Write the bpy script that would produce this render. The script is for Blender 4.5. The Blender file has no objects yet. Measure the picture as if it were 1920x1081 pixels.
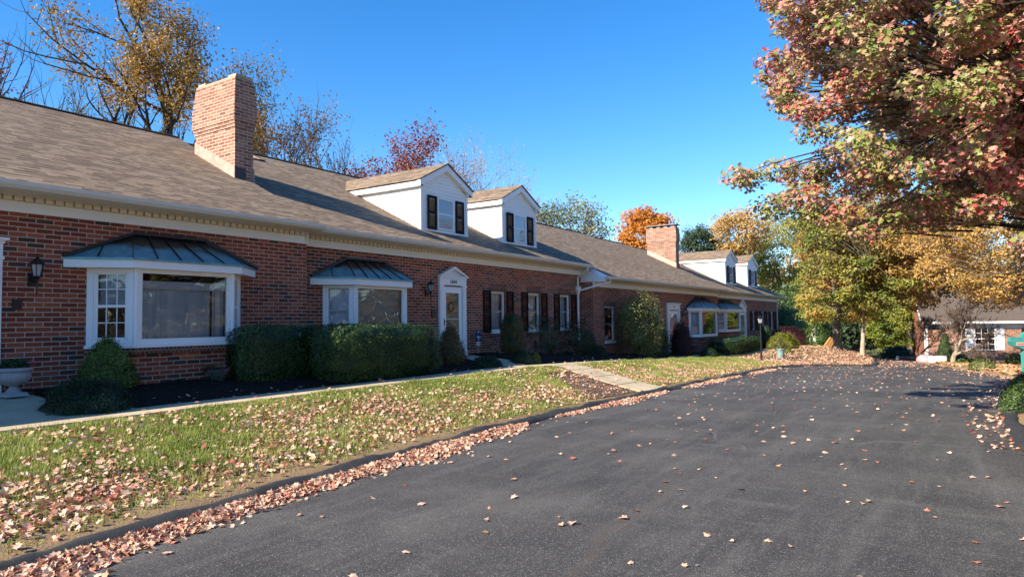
import bpy, math, random
import numpy as np
from mathutils import Vector, Matrix
R=math.radians
random.seed(5); rng=np.random.default_rng(5)
scene=bpy.context.scene; COL=scene.collection
# ---------------------------------------------------------------- camera, world, sun
CAMF=1274.88; YAW,PITCH,ROLL=R(33.1349),R(2.7809),R(-0.7565); CAMZ=1.6
def cam_axes():
    cy,sy=math.cos(YAW),math.sin(YAW)
    f=np.array([cy,sy,0]); r=np.array([sy,-cy,0]); u=np.array([0,0,1.])
    f2=f*math.cos(PITCH)+u*math.sin(PITCH); u2=u*math.cos(PITCH)-f*math.sin(PITCH)
    return r*math.cos(ROLL)+u2*math.sin(ROLL), u2*math.cos(ROLL)-r*math.sin(ROLL), f2
CR,CU,CF=cam_axes(); CC=np.array([0,0,CAMZ])
cam=bpy.data.cameras.new('camera'); co=bpy.data.objects.new('camera',cam); COL.objects.link(co)
cam.sensor_width=36; cam.lens=CAMF/1920*36; cam.clip_end=3000; cam.clip_start=.05
m=Matrix(((CR[0],CU[0],-CF[0],0),(CR[1],CU[1],-CF[1],0),(CR[2],CU[2],-CF[2],CAMZ),(0,0,0,1)))
co.matrix_world=m; scene.camera=co
SUN_A,SUN_E=R(22),R(33.5)
sd=Vector((-math.cos(SUN_A)*math.cos(SUN_E),math.sin(SUN_A)*math.cos(SUN_E),math.sin(SUN_E)))
w=bpy.data.worlds.new('World'); scene.world=w; w.use_nodes=True
nt=w.node_tree; bg=nt.nodes['Background']; sk=nt.nodes.new('ShaderNodeTexSky'); sk.sky_type='NISHITA'
sk.sun_disc=False; sk.sun_elevation=SUN_E; sk.sun_rotation=math.atan2(sd.x,sd.y); sk.air_density=1.0; sk.dust_density=.25; sk.ozone_density=3.5; sk.altitude=100
hs=nt.nodes.new('ShaderNodeHueSaturation'); hs.inputs['Hue'].default_value=.504; hs.inputs['Saturation'].default_value=1.33; hs.inputs['Value'].default_value=.93
nt.links.new(sk.outputs[0],hs.inputs['Color']); nt.links.new(hs.outputs[0],bg.inputs[0]); bg.inputs[1].default_value=.115
sl=bpy.data.lights.new('sun','SUN'); sl.energy=5.0; sl.angle=R(.53); sl.color=(1,.89,.73)
so=bpy.data.objects.new('sun',sl); COL.objects.link(so); so.rotation_euler=sd.to_track_quat('Z','Y').to_euler()
scene.view_settings.view_transform='Standard'; scene.view_settings.look='None'; scene.view_settings.exposure=1.3; scene.view_settings.gamma=1
# ---------------------------------------------------------------- pixel helpers (measuring)
def ray(x,y): return CF+CR*(x-960)/CAMF+CU*(540.5-y)/CAMF
def at(px,py,d):            # point at forward distance d
    return CC+ray(px,py)*d
def proj(P):
    v=P-CC; z=v@CF; return 960+CAMF*(v@CR)/z, 540.5-CAMF*(v@CU)/z
def onY(px,py,Y): r=ray(px,py); return CC+r*(Y/r[1])
# ---------------------------------------------------------------- terrain functions
def zr(X): return -1.05*(np.maximum(X,0)/48.)**2
LE=np.array([(-60,0),(-15,3.2),(-5,4.25),(0,4.9),(2,5.15),(4,5.42),(7,5.68),(9,5.83),(27,5.87),(29,5.75),(30.3,5.3),(31,4.3),(31.5,3.3),(33,2.95),(36,3.1),(40,3.6),(50,5.3),(60,7.3),(90,14)])
RE=np.array([(-60,-1.2),(-15,-.9),(0,-.8),(13,-.55),(15,-.62),(18,-.9),(22.5,-1.35),(25,-1.25),(28,-.8),(31,-.1),(35,.7),(41,1.8),(48,2.7),(60,4.4),(90,10)])
def yl(X): return np.interp(X,LE[:,0],LE[:,1])
def yr(X): return np.interp(X,RE[:,0],RE[:,1])
def wz(X): return np.interp(X,[-60,15,20,25,30,33,40,48,60,90],[.41,.41,.27,.08,-.13,-.20,-.20,-.25,-.5,-1.2])
def bz(X): return np.interp(X,[-60,17,24,33,45,60,90],[.6,.6,.28,-.18,-.2,-.5,-1.2])
def sm(t): t=np.clip(t,0,1); return t*t*(3-2*t)
def hgt(X,Y):
    X=np.asarray(X,float); Y=np.asarray(Y,float); r=zr(np.minimum(X,70)); l=yl(X); rr=yr(X)
    wy=9.15-np.clip((X-33)/15,0,1)*1.7
    t=np.clip((Y-l)/np.maximum(wy-l,.5),0,1)
    h=r+.05+(wz(X)-r-.05)*(.35*t+.65*sm(t))
    t2=np.clip((Y-wy-.7)/1.8,0,1); h=h+(bz(X)-wz(X))*t2
    h=h+.42*np.exp(-((X-41)**2/22+(Y-5.4)**2/4.5))
    h=h+ .0*X + np.clip((Y-20)/60,0,1)*2.0
    rs=r+.09-.02*np.clip(rr-Y,0,6)
    inroad=(Y<l+.15)&(Y>rr-.15)
    return np.where(inroad,r-.05,np.where(Y<=rr,rs,h))
def gp(px,py,fn=hgt):
    d=ray(px,py); t=np.arange(1,140,.02); P=CC[None]+d[None]*t[:,None]
    i=np.argmax(P[:,2]<fn(P[:,0],P[:,1])); return P[i],t[i]
# ---------------------------------------------------------------- materials
MATS={}
class NM:
    def __init__(s,name):
        s.m=bpy.data.materials.new(name); s.m.use_nodes=True; s.t=s.m.node_tree; s.n=s.t.nodes; s.p=s.n['Principled BSDF']; s.out=s.n['Material Output']; MATS[name]=s.m
    def new(s,k,**kw):
        n=s.n.new(k)
        for a,b in kw.items(): setattr(n,a,b)
        return n
    def ln(s,a,b): s.t.links.new(a,b)
    def ramp(s,fac,stops,interp='LINEAR'):
        r=s.new('ShaderNodeValToRGB'); e=r.color_ramp; e.interpolation=interp
        while len(e.elements)<len(stops): e.elements.new(.5)
        for el,(p,c) in zip(e.elements,stops): el.position=p; el.color=(*c,1) if len(c)==3 else c
        if fac is not None: s.ln(fac,r.inputs[0])
        return r.outputs[0]
    def noise(s,scale,detail=3,vec=None,rough=.6,dist=0):
        n=s.new('ShaderNodeTexNoise'); n.inputs['Scale'].default_value=scale; n.inputs['Detail'].default_value=detail; n.inputs['Roughness'].default_value=rough; n.inputs['Distortion'].default_value=dist
        if vec is not None: s.ln(vec,n.inputs['Vector'])
        return n.outputs[0]
    def geo(s): return s.new('ShaderNodeNewGeometry')
    def pos(s): return s.geo().outputs['Position']
    def mix(s,f,a,b,bl='MIX'):
        n=s.new('ShaderNodeMix',data_type='RGBA',blend_type=bl)
        for i,v in ((0,f),(6,a),(7,b)):
            if hasattr(v,'links'): s.ln(v,n.inputs[i])
            else: n.inputs[i].default_value=(*v,1) if isinstance(v,tuple) else v
        return n.outputs[2]
    def math(s,op,a,b=0.,c=0.):
        n=s.new('ShaderNodeMath',operation=op)
        for i,v in enumerate((a,b,c)):
            if hasattr(v,'links'): s.ln(v,n.inputs[i])
            else: n.inputs[i].default_value=v
        return n.outputs[0]
    def bump(s,h,st=.3,d=.01):
        b=s.new('ShaderNodeBump'); b.inputs['Strength'].default_value=st; b.inputs['Distance'].default_value=d; s.ln(h,b.inputs['Height']); s.ln(b.outputs[0],s.p.inputs['Normal']); return b
    def set(s,col=None,rough=None,metal=None,spec=None):
        if col is not None:
            if hasattr(col,'links'): s.ln(col,s.p.inputs['Base Color'])
            else: s.p.inputs['Base Color'].default_value=(*col,1)
        if rough is not None:
            if hasattr(rough,'links'): s.ln(rough,s.p.inputs['Roughness'])
            else: s.p.inputs['Roughness'].default_value=rough
        if metal is not None: s.p.inputs['Metallic'].default_value=metal
        if spec is not None: s.p.inputs['Specular IOR Level'].default_value=spec
        return s
def plain(name,col,rough=.5,var=.12,sc=3,bump=.05,metal=0,spec=.5):
    s=NM(name); g=s.noise(sc,5,s.pos()); c=s.mix(g,tuple(x*(1-var) for x in col),tuple(min(1,x*(1+var)) for x in col))
    s.set(c,rough,metal,spec)
    if bump: s.bump(s.noise(sc*14,3,s.pos()),bump,.004)
    return s.m
def brick_mat(name,pal,mortar,bw=.246,bh=.077,ms=.0075,dark=1.):
    s=NM(name); uv=s.new('ShaderNodeUVMap').outputs[0]
    nz=s.new('ShaderNodeTexNoise'); nz.inputs['Scale'].default_value=14; nz.inputs['Detail'].default_value=2; s.ln(uv,nz.inputs['Vector'])
    off=s.new('ShaderNodeVectorMath',operation='MULTIPLY_ADD'); s.ln(nz.outputs['Color'],off.inputs[0]); off.inputs[1].default_value=(.012,.012,0); s.ln(uv,off.inputs[2])
    b=s.new('ShaderNodeTexBrick'); s.ln(off.outputs[0],b.inputs['Vector']); b.inputs['Scale'].default_value=1
    b.inputs['Color1'].default_value=(0,0,0,1); b.inputs['Color2'].default_value=(1,1,1,1); b.inputs['Mortar'].default_value=(.5,.5,.5,1)
    b.inputs['Mortar Size'].default_value=ms; b.inputs['Mortar Smooth'].default_value=.25; b.inputs['Brick Width'].default_value=bw; b.inputs['Row Height'].default_value=bh; b.inputs['Bias'].default_value=0
    c=s.ramp(b.outputs['Color'],pal)
    fn=s.noise(60,4,s.pos()); c=s.mix(s.math('MULTIPLY',fn,.55),c,(.05,.03,.025),'MIX')
    bg=s.noise(1.1,4,s.pos()); mc=s.mix(bg,tuple(x*.75 for x in mortar),mortar)
    c=s.mix(b.outputs['Fac'],c,mc)
    c=s.mix(s.ramp(s.noise(.7,5,s.pos()),[(.35,(.78,.78,.78)),(.7,(1,1,1))]),(0,0,0),c) if False else c
    st=s.ramp(s.noise(.55,5,s.pos()),[(.3,(.80,.80,.80)),(.65,(1,1,1))]); c=s.mix(1.,c,st,'MULTIPLY')
    s.set(c,.88,0,.25)
    h=s.math('SUBTRACT',s.math('MULTIPLY',fn,.35),b.outputs['Fac']); s.bump(h,.35,.005)
    return s.m
REDP=[(0,(.045,.032,.028)),(.1,(.07,.045,.036)),(.14,(.125,.030,.019)),(.4,(.19,.043,.024)),(.7,(.25,.062,.033)),(.9,(.31,.10,.055)),(1,(.22,.068,.040))]
brick_mat('red_brick',[(a,tuple(min(1,x*k_) for x,k_ in zip(c,(1.5,1.36,1.25)))) for a,c in REDP],(.52,.41,.33),ms=.008)
brick_mat('chimney_brick',[(0,(.20,.09,.06)),(.3,(.32,.13,.08)),(.7,(.42,.19,.125)),(1,(.50,.27,.18))],(.60,.50,.40))
brick_mat('far_brick',[(0,(.18,.07,.04)),(.5,(.32,.12,.065)),(1,(.42,.19,.11))],(.5,.42,.34))
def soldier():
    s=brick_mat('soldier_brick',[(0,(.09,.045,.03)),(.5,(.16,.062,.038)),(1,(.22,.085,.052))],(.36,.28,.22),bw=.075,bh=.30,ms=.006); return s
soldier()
def shingle():
    s=NM('roof_shingle'); uv=s.new('ShaderNodeUVMap').outputs[0]
    def br(w,h,off,sq=1,ms=.0):
        b=s.new('ShaderNodeTexBrick'); s.ln(uv,b.inputs['Vector']); b.offset=off; b.offset_frequency=2; b.inputs['Scale'].default_value=1
        b.inputs['Color1'].default_value=(0,0,0,1); b.inputs['Color2'].default_value=(1,1,1,1); b.inputs['Mortar'].default_value=(0,0,0,1)
        b.inputs['Mortar Size'].default_value=ms; b.inputs['Mortar Smooth'].default_value=.4; b.inputs['Brick Width'].default_value=w; b.inputs['Row Height'].default_value=h; b.inputs['Bias'].default_value=0; return b
    b1=br(.15,.135,.37); b2=br(.31,.135,.61)
    a=s.math('ADD',s.math('MULTIPLY',b1.outputs['Color'],.25),s.math('MULTIPLY',b2.outputs['Color'],.75))
    c=s.ramp(a,[(0,(.115,.078,.052)),(.35,(.17,.117,.077)),(.6,(.225,.160,.106)),(1,(.31,.228,.152))])
    sx=s.new('ShaderNodeSeparateXYZ'); s.ln(uv,sx.inputs[0])
    v=s.math('FRACT',s.math('DIVIDE',sx.outputs[1],.135))
    # shadow gap at the butt edge, only under the thick tabs
    thick=s.math('GREATER_THAN',b1.outputs['Color'],.56)
    line=s.math('MULTIPLY',s.math('LESS_THAN',v,.42),s.math('ADD',.12,s.math('MULTIPLY',thick,.88)))
    c=s.mix(s.math('MULTIPLY',line,.88),c,(.018,.013,.012))
    gr=s.noise(160,2,s.pos()); c=s.mix(s.math('MULTIPLY',gr,.35),c,(.30,.25,.2))
    st=s.ramp(s.noise(.35,5,s.pos()),[(.3,(.86,.84,.82)),(.7,(1,1,1))]); c=s.mix(1.,c,st,'MULTIPLY')
    s.set(c,.95,0,.2)
    s.bump(gr,.25,.003)
shingle()
plain('white_paint',(.76,.77,.78),.45,.05,2,.04)
plain('siding_white',(.78,.78,.75),.5,.04,1.5,.04)
plain('cream_trim',(.70,.65,.54),.6,.10,2,.04)
plain('gutter_metal',(.62,.61,.57),.35,.06,3,.02,.0)
plain('downspout_metal',(.72,.72,.70),.35,.05,3,.02)
plain('dark_vinyl',(.008,.005,.006),.7,.1,4,.05,0,.2)
plain('door_white',(.78,.80,.83),.35,.04,2,.02)
plain('black_iron',(.008,.008,.009),.4,.1,8,.05)
plain('lead_flashing',(.035,.033,.036),.6,.15,4,.05,0)
plain('bronze_trim',(.016,.013,.012),.45,.2,5,.05)
plain('storm_sash',(.30,.31,.31),.5,.08,3,.02)
plain('number_black',(.01,.01,.01),.5,.05,3,0)
plain('teal_paint',(.045,.24,.21),.5,.12,5,.1)
plain('pink_label',(.62,.30,.27),.6,.1,20,.02)
plain('red_ink',(.5,.03,.03),.6,.1,20,0)
plain('stone_urn',(.31,.30,.31),.85,.15,9,.35)
plain('planter_glaze',(.22,.30,.30),.35,.2,7,.1)
plain('sign_blue',(.008,.012,.10),.4,.1,9,0)
plain('sign_white',(.6,.6,.62),.5,.05,9,0)
plain('plank_wood',(.42,.20,.07),.75,.3,9,.3)
plain('pink_tarp',(.60,.28,.30),.6,.15,5,.3)
plain('pot_red',(.25,.05,.06),.5,.15,5,.1)
plain('white_block',(.7,.68,.66),.7,.08,5,.1)
plain('flower_pink',(.6,.05,.12),.6,.3,30,0)
plain('curtain',(.60,.63,.72),.9,.12,2,.02)
plain('blind_white',(.42,.47,.54),.8,.05,2,0)
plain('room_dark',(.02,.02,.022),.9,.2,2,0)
plain('wreath',(.22,.03,.02),.9,.5,40,.3)
plain('brown_cladding',(.14,.055,.033),.85,.4,4,.3)
plain('pale_shutter',(.42,.45,.50),.6,.1,5,.05)
plain('far_roof',(.085,.064,.050),.95,.35,3,.3)  # tree shade over the far roof is put into this dark colour
def copper():
    s=NM('copper_flashing'); c=s.ramp(s.noise(6,5,s.pos()),[(.3,(.34,.20,.16)),(.55,(.45,.29,.23)),(.75,(.52,.38,.33))]); s.set(c,.55,.35,.5); s.bump(s.noise(5,3,s.pos()),.4,.02)
copper()
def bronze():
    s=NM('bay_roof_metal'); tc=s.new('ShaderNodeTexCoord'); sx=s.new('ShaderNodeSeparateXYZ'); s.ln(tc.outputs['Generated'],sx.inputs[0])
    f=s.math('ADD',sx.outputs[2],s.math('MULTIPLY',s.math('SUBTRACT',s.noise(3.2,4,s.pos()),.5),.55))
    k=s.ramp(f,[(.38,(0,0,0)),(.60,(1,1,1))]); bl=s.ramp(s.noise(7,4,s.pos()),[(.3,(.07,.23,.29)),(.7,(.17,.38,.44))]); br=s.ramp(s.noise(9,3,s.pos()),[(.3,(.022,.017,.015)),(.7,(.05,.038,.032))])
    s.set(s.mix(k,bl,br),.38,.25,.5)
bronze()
def glass():
    s=NM('window_glass'); s.n.remove(s.p)
    tr=s.new('ShaderNodeBsdfTransparent'); tr.inputs[0].default_value=(.80,.86,.88,1); gl=s.new('ShaderNodeBsdfGlossy'); gl.inputs['Roughness'].default_value=.015; gl.inputs[0].default_value=(.92,.95,1,1)
    fr=s.new('ShaderNodeFresnel'); fr.inputs[0].default_value=1.55; k=s.math('ADD',s.math('MULTIPLY',fr.outputs[0],1.1),.02); k2=s.math('MINIMUM',k,1.)
    b=s.new('ShaderNodeBump'); b.inputs['Strength'].default_value=.10; b.inputs['Distance'].default_value=.02; s.ln(s.noise(1.7,2,s.pos()),b.inputs['Height']); s.ln(b.outputs[0],gl.inputs['Normal'])
    mx=s.new('ShaderNodeMixShader'); s.ln(k2,mx.inputs[0]); s.ln(tr.outputs[0],mx.inputs[1]); s.ln(gl.outputs[0],mx.inputs[2]); s.ln(mx.outputs[0],s.out.inputs[0])
glass()
def lampglass():
    s=NM('lantern_glass'); s.set((.55,.58,.6),.15,0,.8); s.p.inputs['Alpha'].default_value=.55
lampglass()
def asphalt():
    s=NM('asphalt'); p=s.pos()
    base=s.ramp(s.noise(.45,6,p,.65),[(.32,(.026,.0245,.0235)),(.5,(.052,.0488,.0455)),(.68,(.098,.092,.083))])
    # pale dusty wear streaks along the driving direction
    mp=s.new('ShaderNodeMapping'); mp.inputs['Scale'].default_value=(.22,1.5,1); s.ln(p,mp.inputs[0])
    st=s.ramp(s.noise(1.6,8,mp.outputs[0],.75),[(.48,(0,0,0)),(.66,(1,1,1))]); mp2=s.new('ShaderNodeMapping'); mp2.inputs['Scale'].default_value=(.9,.16,1); mp2.inputs['Rotation'].default_value=(0,0,.5); s.ln(p,mp2.inputs[0]); st2=s.ramp(s.noise(2.2,8,mp2.outputs[0],.8),[(.53,(0,0,0)),(.70,(1,1,1))]); base=s.mix(s.math('MULTIPLY',st2,.5),base,(.15,.14,.125))
    base=s.mix(s.math('MULTIPLY',st,.52),base,(.135,.127,.115))
    ag=s.new('ShaderNodeTexVoronoi'); ag.inputs['Scale'].default_value=130; s.ln(p,ag.inputs['Vector'])
    sp=s.ramp(ag.outputs['Color'],[(.70,(0,0,0)),(.93,(1,1,1))]); fine=s.noise(150,2,p)
    c=s.mix(s.math('MULTIPLY',sp,.65),base,(.30,.29,.27)); c=s.mix(s.math('MULTIPLY',s.ramp(fine,[(.4,(1,1,1)),(.6,(0,0,0))]),.5),c,(.012,.012,.013))
    # tyre/rust coloured wear band
    sx=s.new('ShaderNodeSeparateXYZ'); s.ln(p,sx.inputs[0])
    ln_=s.math('SUBTRACT',s.math('SUBTRACT',sx.outputs[1],s.math('MULTIPLY',sx.outputs[0],.10)),1.72)
    wob=s.math('ADD',ln_,s.math('MULTIPLY',s.math('SUBTRACT',s.noise(.6,2,p),.5),.5))
    bd=s.ramp(s.math('ABSOLUTE',wob),[(.02,(1,1,1)),(.10,(0,0,0))]); lim=s.ramp(s.math('DIVIDE',sx.outputs[0],10.),[(.55,(1,1,1)),(.8,(0,0,0))])
    c=s.mix(s.math('MULTIPLY',s.math('MULTIPLY',bd,lim),.45),c,(.075,.058,.047))
    # hairline cracks
    cv=s.new('ShaderNodeTexVoronoi',feature='DISTANCE_TO_EDGE'); cv.inputs['Scale'].default_value=.23
    wv=s.new('ShaderNodeVectorMath',operation='MULTIPLY_ADD'); nn=s.new('ShaderNodeTexNoise'); nn.inputs['Scale'].default_value=1.3; nn.inputs['Detail'].default_value=5; s.ln(p,nn.inputs['Vector']); s.ln(nn.outputs['Color'],wv.inputs[0]); wv.inputs[1].default_value=(1.1,1.1,0); s.ln(p,wv.inputs[2]); s.ln(wv.outputs[0],cv.inputs['Vector'])
    ck=s.ramp(cv.outputs[0],[(.0,(1,1,1)),(.006,(0,0,0))]); ckm=s.ramp(s.noise(.35,2,p),[(.50,(0,0,0)),(.58,(1,1,1))]); c=s.mix(s.math('MULTIPLY',s.math('MULTIPLY',ck,ckm),.75),c,(.13,.12,.11))
    s.set(c,.78,0,.4); s.bump(s.math('ADD',ag.outputs['Distance'],fine),.55,.006)
asphalt()
def kerbm():
    s=NM('asphalt_kerb'); p=s.pos(); c=s.ramp(s.noise(3,6,p),[(.3,(.014,.0145,.016)),(.7,(.034,.034,.034))]); ag=s.noise(120,2,p)
    c=s.mix(s.ramp(ag,[(.55,(0,0,0)),(.72,(.6,.6,.6))]),c,(.15,.145,.14)); s.set(c,.8,0,.35); s.bump(ag,.7,.01)
kerbm()
def concrete():
    s=NM('concrete'); p=s.pos(); c=s.ramp(s.noise(1.3,7,p,.65),[(.25,(.34,.27,.175)),(.55,(.47,.385,.26)),(.8,(.56,.47,.34))]); c=s.mix(s.math('MULTIPLY',s.noise(120,2,p),.25),c,(.2,.17,.13)); s.set(c,.9,0,.3); s.bump(s.noise(90,3,p),.3,.004)
concrete()
def soil():
    s=NM('lawn_soil'); p=s.pos(); n1=s.noise(1.4,6,p); 
    c=s.ramp(n1,[(.30,(.055,.085,.020)),(.48,(.10,.12,.03)),(.60,(.19,.15,.075)),(.75,(.27,.19,.10))])
    sx=s.new('ShaderNodeSeparateXYZ'); s.ln(p,sx.inputs[0])
    e=s.ramp(s.math('ADD',sx.outputs[1],s.math('MULTIPLY',s.noise(1.1,4,p),1.6)),[(0,(1,1,1)),(1,(0,0,0))])
    edge=s.math('SUBTRACT',7.25,s.math('ADD',sx.outputs[1],s.math('MULTIPLY',s.noise(.9,4,p),1.5)))
    ef=s.math('MINIMUM',s.math('MAXIMUM',s.math('MULTIPLY',edge,2.2),0),1)
    c=s.mix(ef,c,(.30,.205,.115)); c=s.mix(s.math('MULTIPLY',s.noise(80,3,p),.5),c,(.05,.04,.02))
    s.set(c,.97,0,.1); s.bump(s.noise(45,4,p),.8,.02)
soil()
def bsoil():
    s=NM('bare_soil'); p=s.pos(); v=s.new('ShaderNodeTexVoronoi'); v.inputs['Scale'].default_value=30; s.ln(p,v.inputs['Vector']); s.set(s.ramp(v.outputs['Color'],[(.2,(.05,.032,.024)),(.6,(.13,.085,.06)),(1,(.30,.22,.15))]),.95,0,.15); s.bump(v.outputs['Distance'],1.,.03)
bsoil()
def mulch():
    s=NM('mulch'); p=s.pos(); v=s.new('ShaderNodeTexVoronoi'); v.inputs['Scale'].default_value=38; v.inputs['Randomness'].default_value=1; s.ln(p,v.inputs['Vector'])
    c=s.ramp(v.outputs['Color'],[(.2,(.008,.005,.005)),(.7,(.028,.016,.013)),(.93,(.05,.032,.025)),(1,(.16,.11,.08))]); s.set(c,.95,0,.15); s.bump(v.outputs['Distance'],1.,.03)
mulch()
def leafmat(name,stops,tr=.35,sc=1.2,rough=.55,mixn=.45,backs=None):
    s=NM(name); g=s.geo(); rnd=g.outputs['Random Per Island']; nz=s.noise(sc,3,g.outputs['Position'])
    nzs=s.math('MINIMUM',s.math('MAXIMUM',s.math('MULTIPLY_ADD',nz,2.2,-.6),0),1)
    f=s.math('ADD',s.math('MULTIPLY',rnd,1-mixn),s.math('MULTIPLY',nzs,mixn)); c=s.ramp(f,stops)
    if backs is not None: c=s.mix(s.math('MULTIPLY',g.outputs['Backfacing'],backs[1]),c,backs[0])
    s.set(c,rough,0,.35)
    t=s.new('ShaderNodeBsdfTranslucent'); s.ln(c,t.inputs[0]); mx=s.new('ShaderNodeMixShader'); mx.inputs[0].default_value=tr
    s.ln(s.p.outputs[0],mx.inputs[1]); s.ln(t.outputs[0],mx.inputs[2]); s.ln(mx.outputs[0],s.out.inputs[0]); return s.m
leafmat('maple_leaf',[(0,(.16,.012,.015)),(.16,(.36,.045,.04)),(.28,(.42,.13,.10)),(.40,(.56,.27,.21)),(.50,(.40,.26,.13)),(.60,(.22,.25,.06)),(.75,(.13,.19,.035)),(.86,(.38,.36,.14)),(1,(.66,.52,.38))],.28,.55,.45,.5,((.55,.36,.30),.45))
leafmat('fallen_leaf',[(0,(.14,.035,.03)),(.13,(.30,.08,.055)),(.28,(.50,.25,.16)),(.46,(.62,.41,.29)),(.62,(.66,.44,.34)),(.76,(.40,.21,.10)),(.88,(.68,.52,.36)),(1,(.72,.60,.46))],.15,3,.6,.2)
leafmat('fallen_tan',[(0,(.30,.14,.06)),(.4,(.48,.27,.13)),(.7,(.60,.38,.2)),(1,(.68,.48,.3))],.15,3,.7,.2)
leafmat('grass_blade',[(0,(.08,.12,.02)),(.3,(.17,.22,.04)),(.6,(.28,.33,.07)),(.85,(.38,.38,.12)),(1,(.45,.38,.18))],.35,.8,.6,.55)
leafmat('hedge_leaf',[(0,(.010,.026,.008)),(.35,(.018,.042,.010)),(.7,(.055,.10,.022)),(1,(.24,.32,.07))],.25,3,.35,.3)
leafmat('yew_leaf',[(0,(.008,.022,.010)),(.5,(.018,.042,.018)),(.9,(.035,.07,.028)),(1,(.09,.11,.04))],.2,3,.5,.3)
leafmat('cypress_leaf',[(0,(.025,.05,.010)),(.35,(.07,.11,.02)),(.7,(.17,.22,.04)),(1,(.32,.35,.08))],.25,3,.5,.35)
leafmat('bronze_leaf',[(0,(.045,.05,.015)),(.4,(.10,.085,.03)),(.7,(.17,.11,.04)),(1,(.25,.19,.07))],.25,4,.5,.4)
leafmat('gold_top_leaf',[(0,(.012,.03,.012)),(.4,(.02,.05,.018)),(.55,(.14,.11,.035)),(1,(.28,.18,.07))],.25,1.2,.5,.6)
leafmat('rose_leaf',[(0,(.012,.028,.014)),(.5,(.025,.055,.022)),(1,(.06,.10,.04))],.25,3,.5,.3)
leafmat('burgundy_leaf',[(0,(.02,.010,.012)),(.5,(.05,.016,.018)),(1,(.11,.03,.03))],.25,3,.5,.3)
leafmat('weigela_leaf',[(0,(.04,.06,.015)),(.35,(.09,.12,.03)),(.6,(.2,.2,.06)),(.8,(.32,.25,.09)),(1,(.42,.32,.16))],.3,1.6,.5,.45)
leafmat('golden_mound_leaf',[(0,(.07,.09,.012)),(.5,(.16,.17,.02)),(1,(.28,.27,.04))],.3,3,.5,.3)
leafmat('laurel_leaf',[(0,(.02,.045,.015)),(.4,(.05,.09,.025)),(.8,(.11,.17,.05)),(1,(.22,.28,.10))],.25,1.3,.35,.4)
leafmat('yellowgreen_leaf',[(0,(.05,.09,.015)),(.3,(.12,.18,.03)),(.55,(.28,.30,.04)),(.78,(.45,.37,.06)),(.9,(.42,.20,.05)),(1,(.5,.42,.12))],.4,.35,.5,.55)
leafmat('moundtree_leaf',[(0,(.06,.10,.02)),(.25,(.14,.19,.035)),(.45,(.26,.27,.05)),(.62,(.42,.32,.07)),(.8,(.48,.24,.06)),(1,(.52,.38,.15))],.4,.28,.5,.62)
leafmat('goldtree_leaf',[(0,(.16,.12,.03)),(.3,(.36,.23,.06)),(.6,(.52,.31,.09)),(.85,(.58,.38,.15)),(1,(.38,.34,.09))],.35,.6,.5,.4)
leafmat('browngold_leaf',[(0,(.07,.07,.02)),(.3,(.18,.14,.035)),(.5,(.34,.20,.05)),(.7,(.46,.27,.07)),(.85,(.30,.11,.035)),(1,(.50,.36,.12))],.35,.45,.5,.55)
leafmat('amber_leaf',[(0,(.10,.09,.025)),(.35,(.22,.17,.04)),(.6,(.36,.20,.05)),(.8,(.30,.11,.04)),(1,(.42,.31,.12))],.35,.22,.5,.6)
leafmat('orange_leaf',[(0,(.30,.10,.015)),(.4,(.50,.19,.025)),(.8,(.62,.28,.05)),(1,(.60,.36,.09))],.4,.5,.5,.4)
leafmat('rust_leaf',[(0,(.10,.025,.02)),(.4,(.22,.055,.035)),(.8,(.33,.10,.06)),(1,(.40,.2,.13))],.35,.5,.5,.4)
leafmat('pale_leaf',[(0,(.35,.22,.14)),(.5,(.50,.36,.22)),(1,(.55,.42,.22))],.4,.5,.5,.4)
leafmat('olive_leaf',[(0,(.05,.075,.02)),(.4,(.13,.15,.05)),(.7,(.26,.26,.09)),(1,(.38,.25,.14))],.35,.3,.5,.5)
leafmat('spruce_leaf',[(0,(.012,.028,.013)),(.6,(.03,.06,.022)),(1,(.07,.10,.03))],.2,.8,.6,.4)
leafmat('wood_leaf',[(0,(.05,.06,.02)),(.3,(.14,.11,.045)),(.6,(.24,.16,.07)),(.8,(.20,.19,.06)),(1,(.34,.22,.12))],.3,.12,.6,.6)
def bark(name,a,b):
    s=NM(name); g=s.new('ShaderNodeTexCoord'); mp=s.new('ShaderNodeMapping'); mp.inputs['Scale'].default_value=(6,6,1.6); s.ln(s.pos(),mp.inputs[0])
    n=s.noise(2.5,6,mp.outputs[0],.7); s.set(s.ramp(n,[(.3,a),(.7,b)]),.92,0,.2); s.bump(n,.9,.03)
bark('bark_dark',(.025,.02,.016),(.085,.068,.052)); bark('bark_grey',(.07,.06,.05),(.20,.17,.14)); bark('bark_pale',(.20,.16,.12),(.42,.35,.27)); bark('bark_twig',(.09,.065,.05),(.19,.14,.115))
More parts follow.
